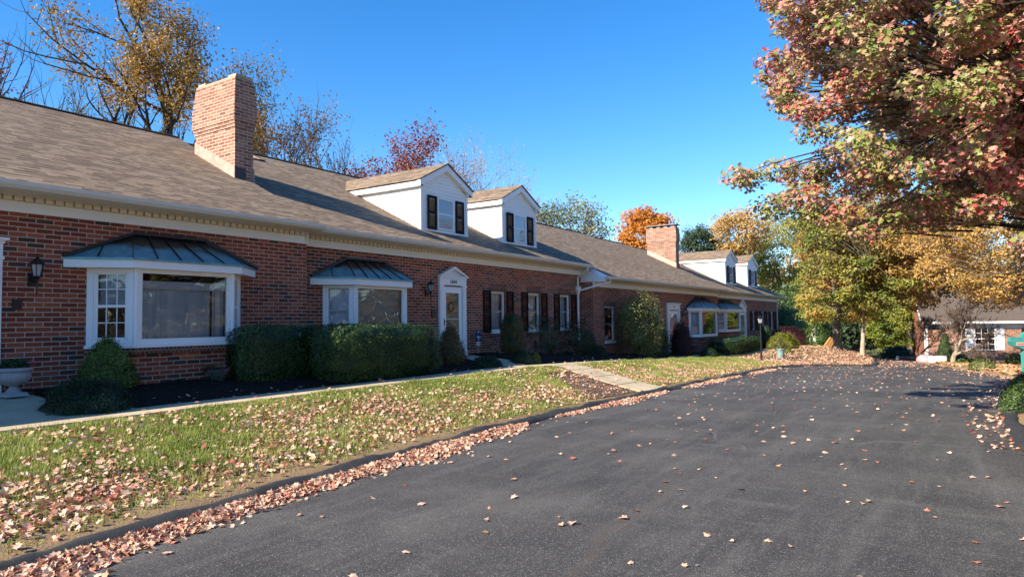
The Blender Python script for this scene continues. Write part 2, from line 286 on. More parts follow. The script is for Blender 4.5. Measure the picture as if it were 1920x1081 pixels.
# ---------------------------------------------------------------- mesh building
ORG={}
def origin(p): return ORG.get(p.name,np.zeros(3)) if p else np.zeros(3)
def tag(o,label=None,cat=None,group=None,kind=None):
    if label: o['label']=label
    if cat: o['category']=cat
    if group: o['group']=group
    if kind: o['kind']=kind
    return o
def thing(name,label,cat,loc,group=None):
    o=bpy.data.objects.new(name,None); COL.objects.link(o); o.location=loc; o.empty_display_size=.3; ORG[o.name]=np.array(loc,float); return tag(o,label,cat,group)
def finish(name,V,faces,mats,mi=None,parent=None,smooth=False,uv=True,org=None):
    V=np.asarray(V,float).reshape(-1,3)
    off=origin(parent) if org is None else np.array(org,float)
    me=bpy.data.meshes.new(name)
    lens=np.array([len(f) for f in faces],dtype=np.int32); loops=np.concatenate([np.asarray(f,dtype=np.int32) for f in faces]) if len(faces) else np.zeros(0,np.int32)
    me.vertices.add(len(V)); me.vertices.foreach_set('co',(V-off).ravel()); me.loops.add(len(loops)); me.loops.foreach_set('vertex_index',loops)
    me.polygons.add(len(faces)); st=np.concatenate([[0],np.cumsum(lens)[:-1]]).astype(np.int32); me.polygons.foreach_set('loop_start',st); me.polygons.foreach_set('loop_total',lens)
    if isinstance(mats,str): mats=[mats]
    for k in mats: me.materials.append(MATS[k])
    if mi is not None: me.polygons.foreach_set('material_index',np.asarray(mi,dtype=np.int32))
    me.update(calc_edges=True); me.validate()
    me.polygons.foreach_set('use_smooth',np.full(len(me.polygons),bool(smooth)))
    if uv and len(me.polygons)<200000:
        u=me.uv_layers.new(name='UVMap'); n=len(me.polygons); N=np.zeros(n*3); me.polygons.foreach_get('normal',N); N=N.reshape(-1,3)
        lt=np.zeros(n,np.int32); me.polygons.foreach_get('loop_total',lt); li=np.zeros(len(me.loops),np.int32); me.loops.foreach_get('vertex_index',li)
        NL=np.repeat(N,lt,axis=0); P=np.zeros(len(me.vertices)*3); me.vertices.foreach_get('co',P); P=(P.reshape(-1,3)+off)[li]
        T=np.cross(np.array([0,0,1.]),NL); tl=np.linalg.norm(T,axis=1); flat=tl<.3; T[flat]=[1,0,0]; T/=np.linalg.norm(T,axis=1)[:,None]; B=np.cross(NL,T); B[flat]=[0,1,0]
        U=np.stack([(P*T).sum(1),(P*B).sum(1)],1); u.data.foreach_set('uv',U.ravel())
    o=bpy.data.objects.new(name,me); COL.objects.link(o)
    if parent: o.parent=parent
    ORG[o.name]=off
    if parent is None: o.location=off
    return o
class MB:
    def __init__(s): s.v=[]; s.f=[]; s.m=[]; s.k=0
    def mat(s,k): s.k=k; return s
    def face(s,pts):
        b=len(s.v); s.v+= [tuple(p) for p in pts]; s.f.append(list(range(b,b+len(pts)))); s.m.append(s.k); return s
    def solid(s,V,F):
        b=len(s.v); s.v+=[tuple(p) for p in V]; s.f+=[[i+b for i in f] for f in F]; s.m+=[s.k]*len(F); return s
    def box(s,x0,x1,y0,y1,z0,z1):
        if x0>x1:x0,x1=x1,x0
        if y0>y1:y0,y1=y1,y0
        if z0>z1:z0,z1=z1,z0
        V=[(x,y,z) for z in (z0,z1) for y in (y0,y1) for x in (x0,x1)]
        return s.solid(V,[(0,2,3,1),(4,5,7,6),(0,1,5,4),(2,6,7,3),(0,4,6,2),(1,3,7,5)])
    def hexa(s,a,b):   # two quads a (bottom) and b (top), 4 pts each ccw from above
        V=list(a)+list(b); return s.solid(V,[(3,2,1,0),(4,5,6,7),(0,1,5,4),(1,2,6,5),(2,3,7,6),(3,0,4,7)])
    def prism(s,poly,vec):   # poly 3d points, extruded by vec
        n=len(poly); P=[np.array(p,float) for p in poly]; Q=[p+np.array(vec,float) for p in P]
        return s.solid(P+Q,[list(range(n))[::-1],list(range(n,2*n))]+[(i,(i+1)%n,n+(i+1)%n,n+i) for i in range(n)])
    def beam(s,a,b,w,h,up=(0,0,1)):
        a=np.array(a,float); b=np.array(b,float); d=b-a; d/=np.linalg.norm(d); sd_=np.cross(d,up); sd_/=np.linalg.norm(sd_)+1e-9; u=np.cross(sd_,d)
        q=lambda c:[c-sd_*w/2-u*h/2,c+sd_*w/2-u*h/2,c+sd_*w/2+u*h/2,c-sd_*w/2+u*h/2]
        return s.solid(q(a)+q(b),[(3,2,1,0),(4,5,6,7),(0,1,5,4),(1,2,6,5),(2,3,7,6),(3,0,4,7)])
    def tube(s,pts,rad,n=8,cap=True):
        pts=[np.array(p,float) for p in pts]; rad=rad if hasattr(rad,'__len__') else [rad]*len(pts); V=[]; F=[]
        for i,p in enumerate(pts):
            d=pts[min(i+1,len(pts)-1)]-pts[max(i-1,0)]; d/=np.linalg.norm(d)+1e-9; a=np.cross(d,(0,0,1.)) if abs(d[2])<.95 else np.cross(d,(1.,0,0)); a/=np.linalg.norm(a); c=np.cross(d,a)
            for k in range(n): t=2*math.pi*k/n; V.append(p+rad[i]*(math.cos(t)*a+math.sin(t)*c))
        for i in range(len(pts)-1):
            for k in range(n): F.append((i*n+k,i*n+(k+1)%n,(i+1)*n+(k+1)%n,(i+1)*n+k))
        if cap: F+= [list(range(n))[::-1],list(range((len(pts)-1)*n,len(pts)*n))]
        return s.solid(V,F)
    def lathe(s,c,prof,n=24,flute=0,fr=None):
        V=[];F=[]
        for i,(r,z) in enumerate(prof):
            for k in range(n):
                t=2*math.pi*k/n; rr=r
                if flute and fr and fr[0]<=i<=fr[1]: rr=r*(1+flute*abs(math.sin(t*9)))
                V.append((c[0]+rr*math.cos(t),c[1]+rr*math.sin(t),c[2]+z))
        for i in range(len(prof)-1):
            for k in range(n): F.append((i*n+k,i*n+(k+1)%n,(i+1)*n+(k+1)%n,(i+1)*n+k))
        F+=[list(range(n))[::-1],list(range((len(prof)-1)*n,len(prof)*n))]
        return s.solid(V,F)
    def build(s,name,mats,parent=None,smooth=False,org=None): return finish(name,s.v,s.f,mats,s.m,parent,smooth,org=org)
# leaf templates: (verts, faces)
def T_diamond(): return np.array([(0,-.5,0),(.28,0,.06),(0,.5,0),(-.28,0,.06)],float),[(0,1,2,3)]
def T_blade(): return np.array([(-.5,0,0),(.5,0,0),(0.2,1,0)],float),[(0,1,2)]
def T_maple():
    h=[(0,-.5),(.14,-.34),(.42,-.36),(.34,-.12),(.52,.12),(.22,.12),(.14,.3)]
    V=[(x,y,abs(x)*.30) for x,y in h]+[(0,.52,0)]+[(-x,y,abs(x)*.30) for x,y in h[1:]]
    return np.array(V,float),[tuple([0,1,2,3,4,5,6,7]),tuple([0,7,13,12,11,10,9,8])]
def T_maple2():
    h=[(0,-.5),(.40,-.32),(.26,-.04),(.5,.2),(.15,.2)]
    V=[(x,y,abs(x)*.3) for x,y in h]+[(0,.54,0)]+[(-x,y,abs(x)*.3) for x,y in h[1:]]
    return np.array(V,float),[(0,1,2,3,4,5),(0,5,9,8,7,6)]
def T_oval():
    return np.array([(0,-.5,0),(.24,-.15,.05),(.22,.2,.05),(0,.5,-.03),(-.22,.2,.05),(-.24,-.15,.05)],float),[(0,1,2,3),(0,3,4,5)]
TEMPL={'diamond':T_diamond(),'blade':T_blade(),'maple':T_maple(),'maple2':T_maple2(),'oval':T_oval()}
def rotframes(N,ang):
    n=N/np.linalg.norm(N,axis=1)[:,None]; a=np.cross(n,np.tile([0.3,.2,1.],(len(n),1))); a/=np.linalg.norm(a,axis=1)[:,None]+1e-9; b=np.cross(n,a)
    c,s_=np.cos(ang)[:,None],np.sin(ang)[:,None]; return c*a+s_*b,-s_*a+c*b,n
def leaves_arr(P,N,size,tpl,ang=None,fold=None):
    T,F=TEMPL[tpl]; k=len(T); n=len(P)
    if ang is None: ang=rng.uniform(0,2*math.pi,n)
    A,B,C=rotframes(N,ang); size=np.broadcast_to(size,(n,)); zf=1. if fold is None else fold
    zf=np.broadcast_to(zf,(n,))
    V=P[:,None,:]+size[:,None,None]*(T[None,:,0,None]*A[:,None,:]+T[None,:,1,None]*B[:,None,:]+(T[None,:,2]*zf[:,None])[:,:,None]*C[:,None,:])
    return V.reshape(-1,3),F,k
def finish_leaves(name,parts,mats,parent=None,extra=None,org=None):
    """parts: list of (V,F,k); extra=(verts,faces) appended (core etc.)"""
    Vs=[];LI=[];LT=[];b=0
    for V,F,k in parts:
        n=len(V)//k
        for f in F:
            pass
        base=(np.arange(n)*k)[:,None]
        idx=np.concatenate([base+np.array(f)[None,:] for f in F],axis=1)+b
        LI.append(idx.ravel()); LT.append(np.tile([len(f) for f in F],n)); Vs.append(V); b+=len(V)
    if extra is not None:
        ev,ef=extra; Vs.append(np.array(ev,float)); LI.append(np.concatenate([np.array(f)+b for f in ef])); LT.append(np.array([len(f) for f in ef]))
    V=np.concatenate(Vs); LI=np.concatenate(LI).astype(np.int32); LT=np.concatenate(LT).astype(np.int32)
    off=origin(parent) if org is None else np.array(org,float)
    me=bpy.data.meshes.new(name); me.vertices.add(len(V)); me.vertices.foreach_set('co',(V-off).ravel()); me.loops.add(len(LI)); me.loops.foreach_set('vertex_index',LI)
    me.polygons.add(len(LT)); me.polygons.foreach_set('loop_start',np.concatenate([[0],np.cumsum(LT)[:-1]]).astype(np.int32)); me.polygons.foreach_set('loop_total',LT)
    if isinstance(mats,str): mats=[mats]
    for k in mats: me.materials.append(MATS[k])
    me.update(calc_edges=True); me.polygons.foreach_set('use_smooth',np.zeros(len(LT),bool)); o=bpy.data.objects.new(name,me); COL.objects.link(o)
    if parent: o.parent=parent
    else: o.location=off
    ORG[o.name]=off; return o
def rdir(n):
    v=rng.normal(size=(n,3)); return v/np.linalg.norm(v,axis=1)[:,None]
# ================================================================ SETTING
def grid(name,xs,ys,zf,mat,kind='structure'):
    X,Y=np.meshgrid(xs,ys,indexing='ij'); Z=zf(X,Y); V=np.stack([X,Y,Z],-1).reshape(-1,3); ny=len(ys); F=[]
    for i in range(len(xs)-1):
        for j in range(ny-1): a=i*ny+j; F.append((a,a+ny,a+ny+1,a+1))
    o=finish(name,V,F,mat,None,None,True); return tag(o,kind=kind)
xs=np.concatenate([[-900,-400,-150,-60,-30,-15],np.arange(-8,36,.5),np.arange(36,66,1.5),[70,80,100,150,300,600,1200]])
ys=np.concatenate([[-900,-400,-150,-80,-40,-20,-12,-8,-6,-4.5,-3.5,-2.5],np.arange(-2,9.2,.12),np.arange(9.3,12.6,.3),[14,17,20,25,30,40,60,90,150,400,900]])
def hz(X,Y): return hgt(X,Y)
gobj=grid('ground',xs,ys,hz,'lawn_soil')
# road strip
rx=np.concatenate([[-60,-30,-15],np.arange(-8,60,.5),[62,66,72,80,90]]); V=[];F=[]
K=14
for i,x in enumerate(rx):
    a,b=float(yr(x)),float(yl(x))
    for k in range(K+1):
        t=k/K; y=a+(b-a)*t; V.append((x,y,float(zr(min(x,70)))+.03*math.sin(math.pi*t)-.0))
for i in range(len(rx)-1):
    for k in range(K): q=i*(K+1)+k; F.append((q,q+K+1,q+K+2,q+1))
tag(finish('road',V,F,'asphalt',None,None,True),kind='structure')
def kerb(name,E,side):
    # E polyline of the edge, side=+1 grows to +Y
    P=[];
    for i in range(len(E)-1):
        L=math.dist(E[i],E[i+1]); n=max(1,int(L/.12)) if L<30 else 3
        for k in range(n): P.append(np.array(E[i])+(np.array(E[i+1])-np.array(E[i]))*k/n)
    P=np.array(P); prof=[(-.04,-.06),(-.02,.008),(.03,.045),(.09,.075),(.15,.08),(.20,.055),(.24,-.06)]; V=[];F=[];n=len(prof)
    for i,p in enumerate(P):
        d=P[min(i+1,len(P)-1)]-P[max(i-1,0)]; d/=np.linalg.norm(d); nn=np.array([-d[1],d[0]])*side; wob=1+.16*math.sin(i*.6)+.12*math.sin(i*.23+1)+random.uniform(-.16,.16)
        wi=1+.15*math.sin(i*.33+2)+random.uniform(-.10,.10)
        for (o,h) in prof: q=p+nn*(o*wi+.03*math.sin(i*.4)); V.append((q[0],q[1],float(zr(min(q[0],70)))+((h*wob+random.uniform(-.006,.006)) if h>0 else h)))
    for i in range(len(P)-1):
        for k in range(n-1): q=i*n+k; F.append((q,q+n,q+n+1,q+1) if side<0 else (q,q+1,q+n+1,q+n))
    tag(finish(name,V,F,'asphalt_kerb',None,None,True),kind='structure')
le=[tuple(p) for p in LE if -16<p[0]<55]; re_=[tuple(p) for p in RE if -16<p[0]<24]
kerb('kerb',le,1); kerb('kerb',re_,-1)
# concrete walks made of slabs
def pwd(X): return .72+.65*max(0,min(1,(X-26)/4))
def wy0(X): return 9.15-max(0,min(1,(X-33)/15))*1.7
mb=MB()
def slab(pts,mbx=mb,th=.05):
    b=[(x,y,float(hgt(x,y))-.05) for x,y in pts]; t=[(x,y,float(hgt(x,y))+th*.5) for x,y in pts]; mbx.hexa(b,t)
x=-9.
while x<50:
    L=1.2; g=.012; slab([(x+g,wy0(x)+g),(x+L-g,wy0(x+L)+g),(x+L-g,wy0(x+L)+pwd(x+L)),(x+g,wy0(x)+pwd(x))]); x+=L
# path branches: to the road, to the doors
for i in range(4):
    t0,t1=i/4+.006,(i+1)/4-.006; A0=(15.75,9.12);A1=(14.55,5.98);B0=(17.2,9.12);B1=(15.85,5.98)
    l=lambda a,b,t:(a[0]+(b[0]-a[0])*t,a[1]+(b[1]-a[1])*t)
    slab([l(A0,A1,t1),l(B0,B1,t1),l(B0,B1,t0),l(A0,A1,t0)])
for i in range(3):
    y0=6.2+i*1.0; slab([(30.6,y0),(31.5,y0),(31.4,y0+.98),(30.5,y0+.98)])
for i in range(2): slab([(14.85,9.9+i*1.08),(16.25,9.9+i*1.08),(16.25,10.96+i*1.08),(14.85,10.96+i*1.08)])
for (xa,xb) in ((3.2,4.62),(1.8,3.18),(.4,1.78)):
    for i in range(3): slab([(xa,9.89+i*.66),(xb,9.89+i*.66),(xb,10.53+i*.66),(xa,10.53+i*.66)])
for i in range(2): slab([(31.7,9.9+i*.9),(33.4,9.9+i*.9),(33.4,10.78+i*.9),(31.7,10.78+i*.9)])
tag(mb.build('sidewalk','concrete'),kind='structure')
# mulch beds
def bed(name,x0,x1,y0f,y1,step=.35):
    X=np.arange(x0,x1+.01,step); Ys=np.linspace(0,1,9); V=[];F=[]
    for i,xx in enumerate(X):
        for t in Ys: yy=y0f(xx)*(1-t)+y1*t; V.append((xx,yy,float(hgt(xx,yy))+.02+.035*math.sin(math.pi*min(t*4,1)/2)+.012*math.sin(xx*5+yy*7)))
    n=len(Ys)
    for i in range(len(X)-1):
        for k in range(n-1): q=i*n+k; F.append((q,q+n,q+n+1,q+1))
    tag(finish(name,V,F,'mulch',None,None,True),kind='structure')
bed('mulch_bed',4.66,14.83,lambda x:wy0(x)+.74,12.4); bed('mulch_bed',16.28,31.68,lambda x:wy0(x)+pwd(x)+.02,12.4); bed('mulch_bed',33.42,58,lambda x:wy0(x)+pwd(x)+.02,12.4)
def patch():
    c=[(12.4,6.25),(13.4,6.12),(14.45,6.12),(15.2,8.1),(15.4,8.9),(14.6,8.7),(13.6,7.9),(12.8,7.1)]; V=[(x,y,float(hgt(x,y))+.012) for x,y in c]+[(14,7.2,float(hgt(14,7.2))+.03)]
    tag(finish('bare_bed',V,[(i,(i+1)%8,8) for i in range(8)],'bare_soil'),kind='structure')
patch()
# ================================================================ HOUSES
SL=.5
def text_obj(txt,x,y,z,size,mat,parent,name='house_number',rot=0):
    cu=bpy.data.curves.new('t','FONT'); cu.body=txt; cu.size=size; cu.extrude=.004; cu.align_x='CENTER'; cu.align_y='CENTER'
    tmp=bpy.data.objects.new('t',cu); COL.objects.link(tmp); bpy.context.view_layer.update()
    me=bpy.data.meshes.new_from_object(tmp.evaluated_get(bpy.context.evaluated_depsgraph_get())); bpy.data.objects.remove(tmp)
    M=Matrix.Translation(Vector((x,y,z)))@Matrix.Rotation(rot,4,'Z')@Matrix.Rotation(R(90),4,'X'); me.transform(M)
    off=origin(parent); me.transform(Matrix.Translation(-Vector(off))); me.materials.clear(); me.materials.append(MATS[mat])
    o=bpy.data.objects.new(name,me); COL.objects.link(o); o.parent=parent; ORG[o.name]=off; return o
def window(parent,x0,x1,z0,z1,Y,grille=(0,0),blind='blind_white',lintel=True,sill=True,name='window'):
    """double-hung window set .10 back from wall plane Y; wall has the hole"""
    yb=Y+.10; f=MB(); t=.055
    for a in ((x0,x0+t,z0,z1),(x1-t,x1,z0,z1),(x0+t,x1-t,z1-t,z1),(x0+t,x1-t,z0,z0+t)): f.box(a[0],a[1],yb-.03,yb+.05,a[2],a[3])
    fr=f.build(name,'white_paint',parent)
    mid=(z0+z1)/2; s=MB(); u=.035
    for (za,zb,yy) in ((mid-.02,z1-t,yb+.0),(z0+t,mid+.02,yb+.025)):
        s.box(x0+t,x0+t+u,yy,yy+.022,za,zb); s.box(x1-t-u,x1-t,yy,yy+.022,za,zb); s.box(x0+t+u,x1-t-u,yy,yy+.022,zb-u,zb); s.box(x0+t+u,x1-t-u,yy,yy+.022,za,za+u)
        gx,gz=grille
        for i in range(1,gx): xx=x0+t+(x1-x0-2*t)*i/gx; s.box(xx-.008,xx+.008,yy+.006,yy+.016,za+u,zb-u)
        for i in range(1,gz): zz=za+(zb-za)*i/gz; s.box(x0+t+u,x1-t-u,yy+.006,yy+.016,zz-.008,zz+.008)
    s.build('sash','storm_sash' if grille==(0,0) else 'white_paint',fr)
    g=MB(); g.face([(x0+t,yb+.012,z0+t),(x1-t,yb+.012,z0+t),(x1-t,yb+.012,z1-t),(x0+t,yb+.012,z1-t)]); g.build('pane','window_glass',fr)
    c=MB(); n=10 if blind!='blind_white' else 0
    if n:
        pts=[]; 
        for i in range(n*4+1): xx=x0+(x1-x0)*i/(n*4); pts.append((xx,yb+.13+.02*math.sin(i*math.pi/2+.6*math.sin(i*2.1))))
        for a,b in zip(pts[:-1],pts[1:]): c.face([(a[0],a[1],z0),(b[0],b[1],z0),(b[0],b[1],z1),(a[0],a[1],z1)])
    else:
        z=z1-.03
        while z>z0+.02: c.hexa([(x0,yb+.10,z-.028),(x1,yb+.10,z-.028),(x1,yb+.125,z-.02),(x0,yb+.125,z-.02)],[(x0,yb+.10,z-.026),(x1,yb+.10,z-.026),(x1,yb+.125,z-.018),(x0,yb+.125,z-.018)]); z-=.033
    c.build('curtain' if n else 'blind',blind,fr)
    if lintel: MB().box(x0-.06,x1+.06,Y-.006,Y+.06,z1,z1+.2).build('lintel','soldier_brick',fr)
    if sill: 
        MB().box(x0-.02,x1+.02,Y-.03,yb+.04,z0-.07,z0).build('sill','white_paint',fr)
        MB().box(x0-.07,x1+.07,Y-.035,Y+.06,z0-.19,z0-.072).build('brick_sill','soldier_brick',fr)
    return fr
def shutter(parent,x0,x1,z0,z1,Y):
    m_=MB(); m_.box(x0,x0+.05,Y-.04,Y-.004,z0,z1); m_.box(x1-.05,x1,Y-.04,Y-.004,z0,z1)
    mid=(z0+z1)/2
    for a,b in ((z0,z0+.08),(mid-.04,mid+.04),(z1-.08,z1)): m_.box(x0+.05,x1-.05,Y-.04,Y-.004,a,b)
    for za,zb in ((z0+.08,mid-.04),(mid+.04,z1-.08)):
        z=za+.012
        while z<zb-.02: m_.hexa([(x0+.05,Y-.03,z),(x1-.05,Y-.03,z),(x1-.05,Y-.006,z+.012),(x0+.05,Y-.006,z+.012)],[(x0+.05,Y-.03,z+.006),(x1-.05,Y-.03,z+.006),(x1-.05,Y-.006,z+.022),(x0+.05,Y-.006,z+.022)]); z+=.035
    return m_.build('shutter','dark_vinyl',parent)
def wall_front(m_,x0,x1,z0,z1,Y,holes,rev=.12):
    xs_=sorted({x0,x1,*[h[0] for h in holes],*[h[1] for h in holes]}); zs_=sorted({z0,z1,*[h[2] for h in holes],*[h[3] for h in holes]})
    for a,b in zip(xs_[:-1],xs_[1:]):
        for c,d in zip(zs_[:-1],zs_[1:]):
            mx,mz=(a+b)/2,(c+d)/2
            if any(h[0]<mx<h[1] and h[2]<mz<h[3] for h in holes): continue
            m_.face([(a,Y,c),(b,Y,c),(b,Y,d),(a,Y,d)])
    for h in holes:
        a,b,c,d=h
        m_.face([(a,Y,c),(a,Y,d),(a,Y+rev,d),(a,Y+rev,c)]); m_.face([(b,Y,c),(b,Y+rev,c),(b,Y+rev,d),(b,Y,d)])
        m_.face([(a,Y,d),(b,Y,d),(b,Y+rev,d),(a,Y+rev,d)]); m_.face([(a,Y,c),(a,Y+rev,c),(b,Y+rev,c),(b,Y,c)])
def lantern(parent,x,Y,zt):
    """wall lantern; zt = top z; about .66 tall"""
    m_=MB(); cx,cy=x,Y-.17; z=zt
    m_.box(x-.06,x+.06,Y-.03,Y-.002,z-.50,z-.30)                       # back plate
    m_.tube([(x,Y-.03,z-.40),(x,Y-.10,z-.44),(cx,cy,z-.38)],.014,6)
    m_.lathe((cx,cy,z),[(.004,0),(.012,-.02),(.006,-.05),(.02,-.07),(.03,-.08),(.115,-.165),(.118,-.175),(.09,-.18)],6)
    for k in range(6):
        t=math.pi/3*k; m_.beam((cx+.09*math.cos(t),cy+.09*math.sin(t),z-.18),(cx+.055*math.cos(t),cy+.055*math.sin(t),z-.36),.012,.012)
    m_.lathe((cx,cy,z),[(.058,-.355),(.062,-.37),(.03,-.39),(.016,-.42),(.022,-.44),(.010,-.47),(.008,-.60),(.012,-.62),(.003,-.66)],8)
    o=m_.build('wall_lantern','black_iron',parent)
    g=MB().lathe((cx,cy,z),[(.082,-.182),(.05,-.352)],6); g.build('lantern_glass','lantern_glass',o)
    MB().tube([(cx,cy,z-.35),(cx,cy,z-.25)],.012,6).build('candle_tube','white_paint',o)
def door(parent,x0,x1,zb,ztop,Y,ped=True,num=None,ztp=None,lite=(0,0,0,0),wreath=False):
    """surround from x0..x1; zb threshold; ztop top of the lintel panel"""
    leaf0,leaf1=x0+.19,x1-.19; zl=zb+1.98
    s=MB()
    for a,b in ((x0,leaf0-.02),(leaf1+.02,x1)):
        s.box(a,b,Y-.07,Y-.002,zb,zl+.03); s.box(a+.035,b-.035,Y-.085,Y-.07,zb+.18,zl-.05); s.box(a-.015,b+.015,Y-.09,Y-.002,zb,zb+.14); s.box(a-.015,b+.015,Y-.095,Y-.002,zl+.03,zl+.07)
    s.box(leaf0-.02,leaf1+.02,Y-.05,Y-.002,zl,zl+.03)
    s.box(x0,x1,Y-.075,Y-.002,zl+.07,ztop); s.box(x0-.02,x1+.02,Y-.10,Y-.002,ztop,ztop+.045)
    d=s.build('entrance_door','white_paint',parent); cx=(x0+x1)/2
    p=MB()
    if ped:
        h=ztp-ztop-.045; z=ztop+.045; hw=(x1-x0)/2+.07
        p.prism([(cx-hw+.06,Y-.035,z),(cx+hw-.06,Y-.035,z),(cx,Y-.035,z+h-.03)],(0,.033,0))
        for sg in (-1,1):
            a=(cx+sg*hw,z); b=(cx,z+h); nx=sg*h/math.hypot(h,hw)*.065; nz=hw/math.hypot(h,hw)*.065
            p.prism([(a[0],Y-.15,a[1]),(b[0],Y-.15,b[1]),(b[0],Y-.15,b[1]-nz*1.3),(a[0]-sg*.09,Y-.15,a[1])][::(1 if sg<0 else -1)],(0,.148,0))
        p.box(cx-hw+.02,cx+hw-.02,Y-.12,Y-.002,z-.002,z+.03)
        p.build('pediment','white_paint',d)
    else:
        p.box(x0-.06,x1+.06,Y-.14,Y-.002,ztop+.046,ztop+.085); p.build('door_cap','white_paint',d)
    l=MB(); g0,g1,h0,h1=leaf0+.13,leaf1-.13,zb+.50,zb+1.83
    for a in ((leaf0,g0,zb,zl),(g1,leaf1,zb,zl),(g0,g1,zb,h0),(g0,g1,h1,zl)): l.box(a[0],a[1],Y-.035,Y-.004,a[2],a[3])
    l.box(g0,g1,Y-.03,Y-.012,(h0+h1)/2-.10,(h0+h1)/2-.085)
    l.build('door_leaf','door_white',d)
    MB().face([(g0,Y-.018,h0),(g1,Y-.018,h0),(g1,Y-.018,h1),(g0,Y-.018,h1)]).build('pane','window_glass',d)
    MB().box(g0,g1,Y-.003,Y-.001,h0,h1).build('inner_door','blind_white' if not wreath else 'storm_sash',d)
    if wreath:
        q=MB(); c=(cx-.04,Y-.0075,zb+1.43); pts=[(c[0]+.11*math.cos(t),c[1],c[2]+.14*math.sin(t)) for t in np.linspace(0,2*math.pi,15)]; q.tube(pts,.028,6,False); 
        for i in range(26): t=random.uniform(0,6.28); q.box(c[0]+.11*math.cos(t)-.02,c[0]+.11*math.cos(t)+.02,c[1]-.004,c[1]+.003,c[2]+.14*math.sin(t)-.03,c[2]+.14*math.sin(t)+.02)
        for vi,v in enumerate(q.v): q.v[vi]=(v[0],Y-.0105+ (v[1]-c[1])*.15,v[2])
        q.build('wreath','wreath',d)
    h_=MB(); h_.box(leaf0+.03,leaf0+.055,Y-.05,Y-.035,zb+.88,zb+1.08); h_.tube([(leaf0+.045,Y-.05,zb+1.0),(leaf0+.045,Y-.085,zb+1.0),(leaf0+.12,Y-.085,zb+1.0)],.01,6); h_.build('handle','black_iron',d)
    MB().box(x0-.05,x1+.05,Y-.22,Y-.002,zb-.12,zb-.001).build('threshold','concrete',d)
    if num: text_obj(num,cx,Y-.08,(zl+.07+ztop)/2,.16,'number_black',d)
    return d
